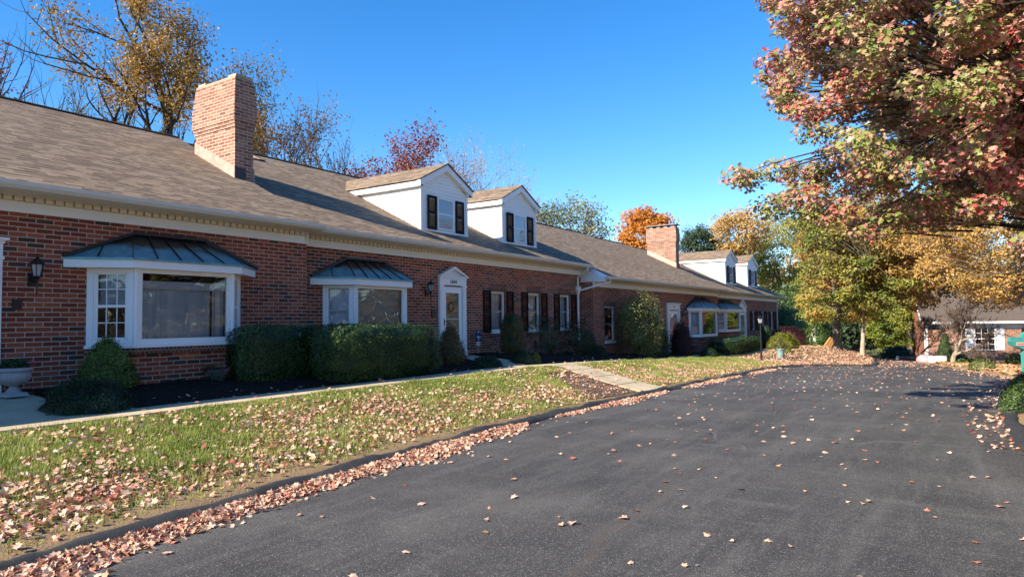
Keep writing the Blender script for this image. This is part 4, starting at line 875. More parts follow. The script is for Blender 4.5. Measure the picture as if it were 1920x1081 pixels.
def mailbox():
    x,y=26.6,-1.75; z=float(hgt(x,y))-.02; d=(np.array([x,y,z])-CC)@CF
    h=thing('mailbox','teal green wooden mailbox post with crossarm and paper box at the road edge','mailbox',(x,y,z))
    a=np.array([CR[0],CR[1],0]); a/=np.linalg.norm(a); f=np.array([a[1],-a[0],0]); f=-f if (f@CF)>0 else f   # f towards camera
    c0=np.array([x,y,z])
    def bx(m_,u0,u1,v0,v1,z0,z1):
        q=lambda u,v,zz: c0+a*u*1.28+f*v+np.array([0,0,zz])
        P=[q(u0,v1,z0),q(u1,v1,z0),q(u1,v0,z0),q(u0,v0,z0)]; m_.hexa(P,[p+np.array([0,0,z1-z0]) for p in P])
    T=1.30; m_=MB(); bx(m_,-.075,.075,-.075,.075,-.2,T-.04); m_.solid([c0+a*u+f*v+np.array([0,0,T-.04]) for u,v in ((-.09,.09),(.09,.09),(.09,-.09),(-.09,-.09))]+[c0+np.array([0,0,T+.05])],[(0,1,4),(1,2,4),(2,3,4),(3,0,4),(3,2,1,0)]); m_.build('post','teal_paint',h)
    m_=MB(); bx(m_,-.38,.95,-.06,.06,T-.27,T-.13); P=[c0+a*u+np.array([0,0,w_])+f*.05 for u,w_ in ((-.1,T-.75),(-.03,T-.75),(-.03,T-.5),(-.1,T-.5))]
    m_.beam(c0+a*.08+np.array([0,0,T-.72]),c0+a*.42+np.array([0,0,T-.3]),.07,.07); m_.build('crossarm','teal_paint',h)
    m_=MB(); q=lambda u,v,zz: c0+a*u*1.28+f*v+np.array([0,0,zz])
    prof=[(-.38,-.26),(-.33,-.40),(-.20,-.44),(-.12,-.50),(.06,-.50),(.06,-.271),(-.38,-.271)]
    m_.prism([q(u,.11,T+w_) for u,w_ in prof],tuple(-f*.22)); m_.build('newspaper_box','teal_paint',h)
    m_=MB(); bx(m_,.20,.75,-.11,.11,T-.125,T+.02); m_.tube([q(.2,0,T+.02),q(.75,0,T+.02)],.108,12); m_.build('letter_box','teal_paint',h)
    m_=MB(); bx(m_,-.27,.0,.112,.122,T-.385,T-.285); l=m_.build('name_plate','pink_label',h)
    m_=MB(); 
    for k in range(7):
        u=-.25+k*.034; m_.beam(q(u,.125,T-.355),q(u+.02,.125,T-.315-.01*(k%3)),.006,.008,up=tuple(f)); m_.beam(q(u+.02,.125,T-.315-.01*(k%3)),q(u+.03,.125,T-.355),.006,.008,up=tuple(f))
    m_.build('lettering','red_ink',l)
mailbox()
def urn():
    x,y=4.34,11.50; z=float(hgt(x,y))+.03; h=thing('planter_urn','grey fluted stone urn beside the brick wall at left edge','urn',(x,y,z))
    MB().solid([(x-.15,y-.15,z),(x+.15,y-.15,z),(x+.15,y+.15,z),(x-.15,y+.15,z),(x-.13,y-.13,z+.055),(x+.13,y-.13,z+.055),(x+.13,y+.13,z+.055),(x-.13,y+.13,z+.055)],[(3,2,1,0),(4,5,6,7),(0,1,5,4),(1,2,6,5),(2,3,7,6),(3,0,4,7)]).build('plinth','stone_urn',h)
    MB().lathe((x,y,z),[(.11,.055),(.10,.07),(.055,.11),(.05,.14),(.08,.155),(.15,.19),(.195,.235),(.21,.29),(.205,.325),(.185,.34),(.19,.35),(.215,.36),(.225,.375),(.225,.395),(.21,.41),(.185,.415),(.18,.37)],54,.05,(5,8)).build('bowl','stone_urn',h,smooth=True)
    n=1500; P=np.array([x,y,z+.40])+rdir(n)*np.array([.21,.21,.15])*rng.uniform(.5,1,(n,1)); P[:,2]=np.maximum(P[:,2],z+.38); finish_leaves('plant',[leaves_arr(P,rdir(n)+[0,0,.6],rng.uniform(.03,.05,n),'oval')],'rose_leaf',h)
    n=40; P=np.array([x+.2,y-.08,z+.47])+rdir(n)*.05; finish_leaves('flowers',[leaves_arr(P,rdir(n),.03,'diamond')],'flower_pink',h)
urn()
def planter():
    p,t=gp(1464,672); x,y,z=p; h=thing('planter_pot','tall grey green glazed pot planted with a pale variegated shrub','planter',(x,y,z))
    MB().lathe((x,y,z),[(.12,0),(.125,.02),(.165,.25),(.19,.42),(.205,.44),(.205,.47),(.18,.47),(.175,.43)],20).build('pot','planter_glaze',h,smooth=True)
    P=[];n=1700
    for cx,cy,cz,r_ in ((0,0,.70,.24),(-.28,.05,.62,.18),(.28,0,.58,.19),(.02,0,.9,.13),(-.08,-.05,.55,.25)):
        k=n//5; P.append(np.array([x,y,z])+np.array([cx*CR[0],cx*CR[1]+cy,cz])+rdir(k)*r_*rng.uniform(.4,1,(k,1)))
    P=np.concatenate(P); finish_leaves('shrub',[leaves_arr(P,rdir(len(P))+[0,0,.5],rng.uniform(.04,.065,len(P)),'oval')],'weigela_leaf',h)
planter()
def secsign():
    x,y=16.95,12.08; z=float(hgt(x,y)); h=thing('yard_sign','blue octagonal security sign on a thin stake against the brick wall','sign',(x,y,z))
    # height of the sign centre from photograph
    c=onY(897,632,y); x=c[0]; zc=c[2]; q=lambda u,w_,v=0:(x+u,y-v,zc+w_)
    MB().tube([(x,y,z-.1),(x,y,zc-.25)],.009,6).build('stake','stone_urn',h)
    r_=.145; a=[q(r_*math.cos(math.pi/8+k*math.pi/4),r_*1.15*math.sin(math.pi/8+k*math.pi/4)+.02) for k in range(8)]
    MB().prism(a,(0,.012,0)).build('panel','sign_blue',h)
    m_=MB()
    m_.prism([q(-.02,.20,.004),q(.02,.20,.004),q(.015,.12,.004),q(-.015,.12,.004)],(0,.003,0))
    for s_ in ([(-.10,0),(-.03,.05),(-.02,.02),(-.08,-.02)],[(-.03,-.01),(.0,.06),(.03,-.01),(.0,-.03)],[(.03,.02),(.10,.03),(.11,0),(.04,-.01)],[(-.01,-.05),(.03,-.04),(.03,-.08),(0,-.08)]): m_.prism([q(u,w_,.006) for u,w_ in s_],(0,.004,0))
    m_.build('emblem','sign_white',h)
    m_=MB(); m_.box(x-.09,x+.09,y-.004,y+.008,zc-.24,zc-.13); b=m_.build('info_plate','sign_white',h); MB().box(x-.06,x+.06,y-.008,y-.0045,zc-.21,zc-.16).build('print','storm_sash',b)
secsign()
def smallthings():
    p,t=gp(1552,650); x,y,z=p; h=thing('wood_planks','orange brown split planks leaning at the foot of the tree trunk','planks',(x,y,z))
    for k in range(4):
        o=np.array([CR[0],CR[1],0])*(k*.13-.25); m_=MB(); m_.beam(np.array([x,y,z])+o,np.array([x,y,z])+o+np.array([CR[0]*.45,CR[1]*.45,.62-.05*(k%2)]),.16,.07); m_.build('plank','plank_wood',h)
    p,t=gp(1736,679); x,y,z=p; m_=MB(); m_.lathe((x,y,z),[(.30,-.05),(.40,.06),(.36,.22),(.2,.34),(.04,.37)],14)
    m_.v=[(a+.04*math.sin(7*c+3*a),b+.04*math.sin(5*a),c+.03*math.sin(9*b)) for a,b,c in m_.v]; tag(m_.build('garden_bag','pink_tarp',None,True,org=(x,y,z)),'crumpled pink garden bag on the ground by the far brick house','bag')
    p,t=gp(1757,679); x,y,z=p; m_=MB(); m_.beam((x-.3*CR[0],y-.3*CR[1],z+.14),(x+.35*CR[0],y+.35*CR[1],z+.14),.3,.3); tag(m_.build('concrete_step','white_block',None,org=(x,y,z)),'low white block at the foot of the far brick house','step')
    p,t=gp(1702,674); x,y,z=p; h=thing('garden_trough','dark red trough with a white end under the far shrubs','trough',(x,y,z))
    MB().beam((x-.5*CR[0],y-.5*CR[1],z+.1),(x+.55*CR[0],y+.55*CR[1],z+.1),.3,.2).build('trough_body','pot_red',h); MB().lathe((x-.62*CR[0],y-.62*CR[1],z),[(.12,0),(.11,.15),(.03,.25)],10).build('end_stone','white_block',h)
    p,t=gp(1257,664); x,y,z=p; m_=MB(); m_.tube([(x,y,z-.1),(x,y,z+.16)],.012,6)
    for k in range(6): a=k*math.pi/3; m_.prism([(x,y,z+.20),(x+.09*math.cos(a-.35),y-.01,z+.20+.09*math.sin(a-.35)),(x+.11*math.cos(a),y-.01,z+.20+.11*math.sin(a)),(x+.09*math.cos(a+.35),y-.01,z+.20+.09*math.sin(a+.35))],(0,.01,0))
    tag(m_.build('garden_pinwheel','white_paint',None,org=(x,y,z)),'tiny white flower ornament on a stick in front of the dark shrubs','ornament')
smallthings()
# ================================================================ SHRUBS
def lump(u,seed):
    a=seed*1.7; return 1+.07*np.sin(5*u[:,0]+a)*np.cos(4*u[:,1]+2*a)+.05*np.sin(9*u[:,2]+3*a+4*u[:,0])
def shrub(name,label,cat,x,y,z,rx,ry,h,n,leaf,mat,shape='dome',tpl='diamond',seed=1,group=None,rot=0,core=.86,jit=.05,ht=None):
    K=max(20,n//(40 if shape=='loose' else 14)); kd=rdir(K); ki=rng.integers(0,K,n); u=kd[ki]+rng.normal(0,.20 if shape=='loose' else .07,(n,3)); u/=np.linalg.norm(u,axis=1)[:,None]; kr=rng.uniform(.55,1.22,K)[ki][:,None] if shape=='loose' else rng.uniform(.93,1.05,K)[ki][:,None]
    if shape=='box': u=np.where((np.arange(n)%2==0)[:,None],u,rdir(n)); u/=np.linalg.norm(u,axis=1)[:,None]
    if shape=='box':
        e=9.; k=(np.abs(u)**e).sum(1)**(-1/e); p=u*k[:,None]; p[:,2]=(p[:,2]+1)/2*2-1
    elif shape in('cone','column','loose'): p=u.copy()
    else: p=u.copy()
    L=lump(u,seed)[:,None]
    s_=rng.uniform(core,1.03,(n,1))*kr
    p=p*L*s_ if shape!='box' else p*(1+(L-1)*.35)*(1-(1-s_)*.5)
    zz=(p[:,2]+1)/2
    if shape=='dome':
        p[:,2]=np.abs(p[:,2])*1.0; Z=p[:,2]*h
    elif shape=='cone': Z=zz*h; k=np.interp(zz,[0,.25,.6,1],[.75,1,.62,.18]); nn=np.linalg.norm(p[:,:2],axis=1,keepdims=True)+1e-6; p[:,:2]=p[:,:2]/nn*np.minimum(nn*1.6,1)*k[:,None]*L
    elif shape=='column': Z=zz*h; nn=np.linalg.norm(p[:,:2],axis=1,keepdims=True)+1e-6; k=np.interp(zz,[0,.2,.75,.93,1],[.8,1,.9,.6,.2]); p[:,:2]=p[:,:2]/nn*np.minimum(nn*1.7,1)*k[:,None]*L
    elif shape=='loose': Z=zz*h*1.0; p=p*1.0; Z=np.clip((p[:,2]+1)/2,0.02,1.1)*h
    else: Z=zz*h
    P=np.stack([p[:,0]*rx,p[:,1]*ry,Z],1); N=u*np.array([1/rx,1/ry,1.2/h])
    N=N/np.linalg.norm(N,axis=1)[:,None]+rdir(n)*.45+rdir(K)[ki]*.5+np.array([0,0,.25])
    c,s2=math.cos(rot),math.sin(rot); M=np.array([[c,-s2,0],[s2,c,0],[0,0,1]]); P=P@M.T; N=N@M.T
    P+=np.array([x,y,z]); P+=rng.normal(0,jit*.3,P.shape)
    parts=[leaves_arr(P,N,rng.uniform(.7,1.3,n)*leaf,tpl)]
    # inner woody core
    V=[];F=[]; nu,nv=14,9; cs=.80 if shape!='loose' else .45
    for j in range(nv+1):
        ph=math.pi*j/nv-math.pi/2
        for i in range(nu):
            th=2*math.pi*i/nu; uu=np.array([[math.cos(ph)*math.cos(th),math.cos(ph)*math.sin(th),math.sin(ph)]]); l=lump(uu,seed)[0]; q=uu[0].copy()
            if shape=='box': q=q*(np.abs(q)**9).sum()**(-1/9); zc=(q[2]*.93+1)/2*h; xy=q[:2]*.9
            elif shape=='dome': zc=max(0,q[2])*h*.84; xy=q[:2]*.86*l
            elif shape=='cone': zq=(q[2]*.9+1)/2; zc=zq*h; nn=np.linalg.norm(q[:2])+1e-6; xy=q[:2]/nn*min(nn*1.6,1)*np.interp(zq,[0,.25,.6,1],[.75,1,.62,.18])*.78*l
            elif shape=='column': zq=(q[2]*.92+1)/2; zc=zq*h; nn=np.linalg.norm(q[:2])+1e-6; xy=q[:2]/nn*min(nn*1.7,1)*np.interp(zq,[0,.2,.75,.93,1],[.8,1,.9,.6,.2])*.84*l
            else: zc=(q[2]*cs+1)/2*h*.9; xy=q[:2]*cs
            pt=M@np.array([xy[0]*rx,xy[1]*ry,zc])+np.array([x,y,z]); V.append(tuple(pt))
    for j in range(nv):
        for i in range(nu): F.append((j*nu+i,j*nu+(i+1)%nu,(j+1)*nu+(i+1)%nu,(j+1)*nu+i))
    if shape=='loose':
        o=thing(name,label,cat,(x,y,z),group); finish_leaves('foliage',parts,mat,o)
        m_=MB()
        for k in range(26):
            a=random.uniform(0,6.28); r1=random.uniform(.3,1); tip=(x+rx*r1*math.cos(a)*.9,y+ry*r1*math.sin(a)*.9,z+h*random.uniform(.55,1.0)); m_.tube([(x+random.uniform(-.06,.06),y+random.uniform(-.06,.06),z-.03),(x+(tip[0]-x)*.45,y+(tip[1]-y)*.45,z+(tip[2]-z)*.6),tip],[.014,.009,.003],5)
        m_.build('stems','bark_grey',o); return o
    o=finish_leaves(name,parts,mat,None,(V,F),org=(x,y,z)); return tag(o,label,cat,group)
def pxs(name,label,cat,pc,pyb,pyt,pw,n,leaf,mat,shape='dome',asp=1.,ymax=None,**kw):
    p,t=gp(pc,pyb); rx=pw*t/CAMF/2; ry=rx*asp; d=np.array([CF[0],CF[1]]); c=p[:2]+d*ry*.85
    if ymax and c[1]+ry>ymax: c[1]=ymax-ry
    z=float(hgt(*c)); t2=(np.array([c[0],c[1],0])-CC)@CF; top=at(pc,pyt,t2)[2]; c2=at(pc,600,t2); 
    return shrub(name,label,cat,c[0],c[1],z-.02,rx,ry,max(.2,top-z),n,leaf,mat,shape,**kw)
G='low clipped shrubs in the mulch beds'
pxs('yew_shrub','wide dark green clipped yew mound beside the stone urn','shrub',122,781,710,160,11000,.028,'yew_leaf',seed=1,group=G,core=.93)
pxs('cypress_shrub','bushy bright green upright conifer in front of the big bay window','shrub',176,742,634,104,8500,.038,'cypress_leaf','cone',asp=.9,ymax=11.9,seed=2,jit=.12)
o=pxs('rose_bush','small sparse rose with a few pink buds below the big bay window','shrub',392,722,684,60,420,.035,'rose_leaf','loose',seed=3,ymax=11.5)
def flowers(o,n,col='flower_pink',r=.3,zlo=.4,zhi=.6,size=.05):
    c=np.array(o.location); P=[]
    for k in range(n):
        q=c+np.array([random.uniform(-r,r),random.uniform(-r,r*.2)-r*.3,random.uniform(zlo,zhi)]); P.append(q+rdir(9)*size*.45)
    P=np.concatenate(P); finish_leaves('flowers',[leaves_arr(P,rdir(len(P)),size,'diamond')],col,o)
flowers(o,5,r=.2,zlo=.25,zhi=.4,size=.03)
# hedges
def hedge(label,x0,x1,y0,y1,ztop,n,seed,mat='hedge_leaf',leaf=.034):
    cx,cy=(x0+x1)/2,(y0+y1)/2; z=float(hgt(cx,cy))-.02
    return shrub('clipped_hedge',label,'hedge',cx,cy,z,(x1-x0)/2,(y1-y0)/2,ztop-z,n,leaf,mat,'box',seed=seed,core=.9,jit=.06)
pA,_=gp(590,719); pB,_=gp(797,694)
hedge('long front block of the clipped hedge, below the bay left of door 1644',pA[0]+.10,pB[0]-.12,9.84,11.1,1.56,46000,4)
hedge('rear left block of the clipped hedge, beside the big bay window',7.72,9.45,10.72,11.5,1.56,24000,5)
pxs('green_shrub','small dark green shrub squeezed between the long hedge and the bronze conifer','shrub',803,692,632,50,2600,.04,'hedge_leaf','dome',seed=6,ymax=12.1)
pxs('bronze_conifer','pointed bronze green conifer in front of door 1644','shrub',842,688,612,62,6500,.045,'bronze_leaf','cone',asp=.9,seed=7,jit=.16,ymax=12.0)
pxs('yew_shrub','low dark clipped mound in front of the blue security sign','shrub',911,690,666,60,5200,.032,'yew_leaf',seed=8,group=G,core=.93)
pxs('columnar_shrub','egg shaped clipped shrub with a golden brown top by the first shuttered window','shrub',961,668,584,46,9500,.035,'gold_top_leaf','column',seed=9,ymax=12.2)
pxs('yew_shrub','low dark clipped mound below the egg shaped shrub, at the walk bend','shrub',979,684,656,46,4200,.032,'yew_leaf',seed=10,group=G,core=.93)
pxs('boxwood_ball','small bright yellow green ball touching a dark clipped mound','shrub',1005,682,661,20,1500,.032,'golden_mound_leaf',seed=11,core=.93)
o=pxs('rose_bush','tall loose dark rose bush with red blooms under the shuttered windows','shrub',1022,668,590,62,2600,.05,'rose_leaf','loose',seed=12,ymax=12.1)
o=pxs('rose_bush','spreading dark rose bush with red blooms beside the white downspout','shrub',1085,668,602,80,5200,.05,'rose_leaf','loose',seed=13,ymax=12.1); flowers(o,6,r=.7,zlo=.85,zhi=1.15,size=.06)
pxs('yew_shrub','low spreading dark shrub at the inside corner between two brick houses','shrub',1118,668,644,50,3500,.04,'yew_leaf',seed=14,group=G)
pxs('weigela_shrub','tall wide shrub with yellow and bronze tips between two brick house windows','shrub',1190,668,551,128,17000,.065,'weigela_leaf','loose',seed=15,ymax=11.6,asp=.6)
pxs('dark_shrub','dark shrub below the flat capped door of the third house','shrub',1240,668,606,36,5200,.06,'rose_leaf','dome',seed=16,jit=.3,ymax=11.5)
pxs('burgundy_shrub','round dark burgundy shrub left of the third bay window','shrub',1273,668,604,44,7500,.06,'burgundy_leaf','dome',seed=17,jit=.25,ymax=11.2)
pxs('yew_shrub','low dark mound at the left foot of the third bay window','shrub',1335,671,652,38,3800,.04,'yew_leaf',seed=18,group=G)
pxs('cypress_shrub','yellow green rounded shrub in front of the third bay window','shrub',1342,662,631,36,3200,.05,'golden_mound_leaf',seed=19,ymax=11.1)
pxs('yew_shrub','low dark mound between the yellow green shrub and the round one','shrub',1363,667,649,28,3000,.04,'yew_leaf',seed=20,group=G)
pxs('yew_shrub','taller round dark mound in front of the fourth bay window','shrub',1375,660,631,32,3600,.04,'yew_leaf',seed=21,group=G)
p,_=gp(1398,664); hedge('clipped hedge in front of the fourth bay window, behind the lamp post',p[0]-1.7,p[0]+4.2,p[1]+.1,p[1]+1.5,.62,24000,22,leaf=.05)
pxs('dark_shrub','dark round shrub behind the end of the far hedge','shrub',1440,652,608,20,2500,.06,'yew_leaf','column',seed=23)
pxs('golden_mound','large domed golden green shrub at the end of the brick row','shrub',1478,655,623,58,7500,.06,'golden_mound_leaf',seed=24,core=.93)
pxs('boxwood_ball','small green mound just right of the glazed pot','shrub',1479,661,643,18,1200,.05,'golden_mound_leaf',seed=25)
pxs('burgundy_hedge','broad dark burgundy shrub behind the golden dome','shrub',1492,648,611,76,8000,.08,'burgundy_leaf',seed=26)
pxs('laurel_shrub','big glossy laurel behind the burgundy shrub','shrub',1500,644,566,110,9000,.11,'laurel_leaf','dome',seed=27,core=.8)
pxs('laurel_shrub','dark glossy laurel between the planks and the house corner','shrub',1545,648,590,60,5000,.12,'hedge_leaf','dome',seed=28,core=.8)
shrub('boxwood_shrub','large rounded green boxwood cut by the right edge, beside the road','shrub',15.15,-2.05,float(hgt(15.1,-2.2))-.02,1.25,1.2,.78,22000,.036,'hedge_leaf','dome',seed=29,core=.9) if False else pxs('boxwood_shrub','large rounded green boxwood cut by the right edge, beside the road','shrub',2000,777,692,135,16000,.04,'laurel_leaf','dome',seed=29,core=.9)
pxs('dark_shrub','dark green column of evergreen against the far brick house','shrub',1779,678,624,24,3500,.09,'spruce_leaf','cone',seed=30)
pxs('green_shrub','dark low shrub under the far house window','shrub',1815,682,664,46,2600,.09,'hedge_leaf',seed=31)
pxs('green_shrub','dark low shrub right of the far house window','shrub',1850,683,666,40,2200,.09,'hedge_leaf',seed=33)
pxs('pale_shrub','pale grey green low shrub on the orange leaf bank','shrub',1855,692,673,46,2400,.08,'olive_leaf',seed=32)
pxs('dark_shrub','low dark evergreen mass left of the far brick house','shrub',1695,672,648,60,3000,.12,'yew_leaf',seed=34)
pxs('green_shrub','green bushes below the mailbox arm at the far house wall','shrub',1912,684,660,30,1800,.09,'olive_leaf',seed=35)
# ================================================================ TREES
class Tubes:
    def __init__(s): s.V=[];s.F=[];s.n=0
    def add(s,pts,rad,sides=5):
        pts=np.asarray(pts,float); rad=np.asarray(rad,float); m_=len(pts); d=np.gradient(pts,axis=0); d/=np.linalg.norm(d,axis=1)[:,None]+1e-9
        ref=np.where(np.abs(d[:,2:3])<.9,np.array([[0,0,1.]]),np.array([[1.,0,0]])); a=np.cross(d,ref); a/=np.linalg.norm(a,axis=1)[:,None]+1e-9; b=np.cross(d,a)
        t=2*math.pi*np.arange(sides)/sides
        V=pts[:,None,:]+rad[:,None,None]*(np.cos(t)[None,:,None]*a[:,None,:]+np.sin(t)[None,:,None]*b[:,None,:]); s.V.append(V.reshape(-1,3))
        i=np.arange(m_-1)[:,None]*sides; k=np.arange(sides)[None,:]; k2=(k+1)%sides
        s.F.append((np.stack([i+k,i+k2,i+sides+k2,i+sides+k],-1)+s.n).reshape(-1,4)); s.n+=m_*sides
    def build(s,name,mat,parent):
        V=np.concatenate(s.V); F=np.concatenate(s.F).astype(np.int32); off=origin(parent); me=bpy.data.meshes.new(name); me.vertices.add(len(V)); me.vertices.foreach_set('co',(V-off).ravel()); me.loops.add(F.size); me.loops.foreach_set('vertex_index',F.ravel())
        me.polygons.add(len(F)); me.polygons.foreach_set('loop_start',(np.arange(len(F))*4).astype(np.int32)); me.polygons.foreach_set('loop_total',np.full(len(F),4,np.int32)); me.materials.append(MATS[mat]); me.update(calc_edges=True); me.polygons.foreach_set('use_smooth',np.ones(len(F),bool))
        o=bpy.data.objects.new(name,me); COL.objects.link(o); o.parent=parent; ORG[o.name]=off; return o
def branchy(p,d,L,r,lev,maxlev,tt,tw,tips,rs,up=.12,spread=.75,kids=(3,5),wob=.12,lf=(.55,.8)):
    n=5 if lev<2 else 4; pts=[np.array(p,float)]; dd=np.array(d,float)
    for i in range(n):
        dd=dd+rs.normal(0,wob,3)+np.array([0,0,up*(.5 if lev==0 else 1)]); dd/=np.linalg.norm(dd); pts.append(pts[-1]+dd*L/n)
    pts=np.array(pts); r1=r*(.55 if lev<maxlev else .25); rad=np.linspace(r,r1,n+1)
    (tt if lev<=1 else tw).add(pts,rad,7 if lev==0 else (5 if lev==1 else 3))
    if lev>=maxlev: tips.append(pts); return
    k=rs.integers(kids[0],kids[1]+1)
    for j in range(k):
        f=rs.uniform(.35,1.) if j<k-1 else 1.; idx=f*n; i0=min(int(idx),n-1); q=pts[i0]+(pts[i0+1]-pts[i0])*(idx-i0)
        ax=rs.normal(size=3); ax-=ax@dd*dd; ax/=np.linalg.norm(ax); sp=spread*rs.uniform(.5,1.1)*(.45 if (j==k-1) else 1); nd=dd*math.cos(sp)+ax*math.sin(sp)
        branchy(q,nd,L*rs.uniform(*lf),max(.009,np.interp(idx,[0,n],[r,r1])*rs.uniform(.58,.8)),lev+1,maxlev,tt,tw,tips,rs,up,spread,kids,wob,lf)
def bare_tree(name,label,cat,px,depth,pytop,r,seed,leafmat_=None,nl=0,leaf=.12,sig=.5,bark='bark_dark',twig='bark_twig',maxlev=4,spread=.7,lean=(0,0),base_py=None,group=None,kids=(3,5),filt=None,fork=.32,up=.12,lf=(.55,.8)):
    b=at(px,620,depth); x,y=b[0],b[1]; z=float(hgt(x,y)); top=at(px,pytop,depth)[2]; H=top-z
    o=thing(name,label,cat,(x,y,z),group); tt=Tubes(); tw=Tubes(); tips=[]; rs=np.random.default_rng(seed)
    lr=np.array([CR[0],CR[1],0])*lean[0]+np.array([CF[0],CF[1],0])*lean[1]
    branchy((x,y,z-.2),np.array([0,0,1.])+lr,H*fork,r,0,maxlev,tt,tw,tips,rs,up=up,spread=spread,kids=kids,lf=lf)
    # normalise height
    tipz=max(t[-1][2] for t in tips); k=H/(tipz-z)
    for T in (tt,tw):
        T.V=[(v-np.array([x,y,z]))*k+np.array([x,y,z]) for v in T.V]
    tips=[(t-np.array([x,y,z]))*k+np.array([x,y,z]) for t in tips]
    tt.build('trunk',bark,o); tw.build('twigs',twig,o)
    if nl:
        tips=[t for t in tips if filt is None or filt(t[-1],rs)]
        idx=rs.integers(0,len(tips),nl); f=rs.uniform(0,1,nl); A=np.array([t[0] for t in tips])[idx]; B=np.array([t[-1] for t in tips])[idx]
        P=A+(B-A)*f[:,None]+rs.normal(0,sig,(nl,3))*np.array([1,1,.8]); N=rdir(nl)+np.array([0,0,.5]); finish_leaves('crown',[leaves_arr(P,N,rs.uniform(.7,1.3,nl)*leaf,'oval')],leafmat_,o)
    return o
GB='bare and thinly leaved trees rising behind the brick roofs'
bare_tree('deciduous_tree','huge tree with golden brown crown rising behind the first chimney','tree',352,30,-85,.50,11,'browngold_leaf',15000,.13,.32,'bark_dark','bark_dark',maxlev=4,spread=.85,group=GB,kids=(3,5),filt=lambda p,rs:(proj(p)[1]<190+.2*(proj(p)[0]-300) and math.sin(p[0]*1.1+p[2]*.9)+math.sin(p[1]*.9-p[2]*.7)>-.75 and (proj(p)[0]>230 or rs.random()<.3)))
bare_tree('deciduous_tree','tree with amber and dark red leaves leaning right of the first chimney','tree',492,31,75,.34,12,'amber_leaf',9000,.12,.28,'bark_grey',spread=.6,group=GB,lean=(.1,0))
bare_tree('deciduous_tree','bare forked tree at far left above the roof, with a tall straight leader','tree',35,29,-60,.34,13,None,0,bark='bark_dark',twig='bark_dark',spread=.62,group=GB,kids=(3,4))
bare_tree('deciduous_tree','dark tree at the very left edge holding a clump of brown red leaves','tree',-10,27,-20,.26,14,'rust_leaf',6500,.13,.22,'bark_dark','bark_dark',spread=.6,group=GB,filt=lambda p,rs:proj(p)[1]>70 and proj(p)[0]<50)
bare_tree('deciduous_tree','short bare twiggy tree low over the left roof between bigger trees','tree',110,28,95,.18,15,None,0,bark='bark_dark',spread=.8,group=GB,kids=(3,4))
bare_tree('deciduous_tree','thin pale birch like tree left of the huge golden tree','tree',205,28,60,.16,16,'olive_leaf',900,.11,.2,'bark_grey',spread=.6,group=GB,kids=(3,4))
bare_tree('deciduous_tree','slim bare grey tree midway between the first chimney and first dormer','tree',600,32,165,.20,17,None,0,bark='bark_grey',spread=.6,group=GB,kids=(3,4))
bare_tree('deciduous_tree','bare dark twiggy tree just left of the red oak','tree',668,35,215,.2,18,'rust_leaf',300,.12,.2,'bark_dark',spread=.7,group=GB)
bare_tree('oak_tree','rusty red leaved oak behind the first white dormer','tree',752,40,218,.26,19,'rust_leaf',15000,.16,.32,'bark_grey',spread=.7,group=GB,kids=(4,5),fork=.42)
bare_tree('deciduous_tree','pale grey leafless tree right of the red oak','tree',848,44,235,.16,20,'pale_leaf',1500,.11,.25,'bark_grey','bark_pale',spread=.6,group=GB,kids=(4,5))
bare_tree('deciduous_tree','vase shaped tree with pale apricot leaves between the two near dormers','tree',938,42,250,.22,21,'pale_leaf',5200,.13,.28,'bark_pale','bark_pale',spread=.55,group=GB,kids=(4,5),fork=.38)
bare_tree('deciduous_tree','small pinkish bare tree right beside the second near dormer','tree',1000,46,335,.12,22,'pale_leaf',800,.11,.2,'bark_pale','bark_pale',spread=.7,group=GB)
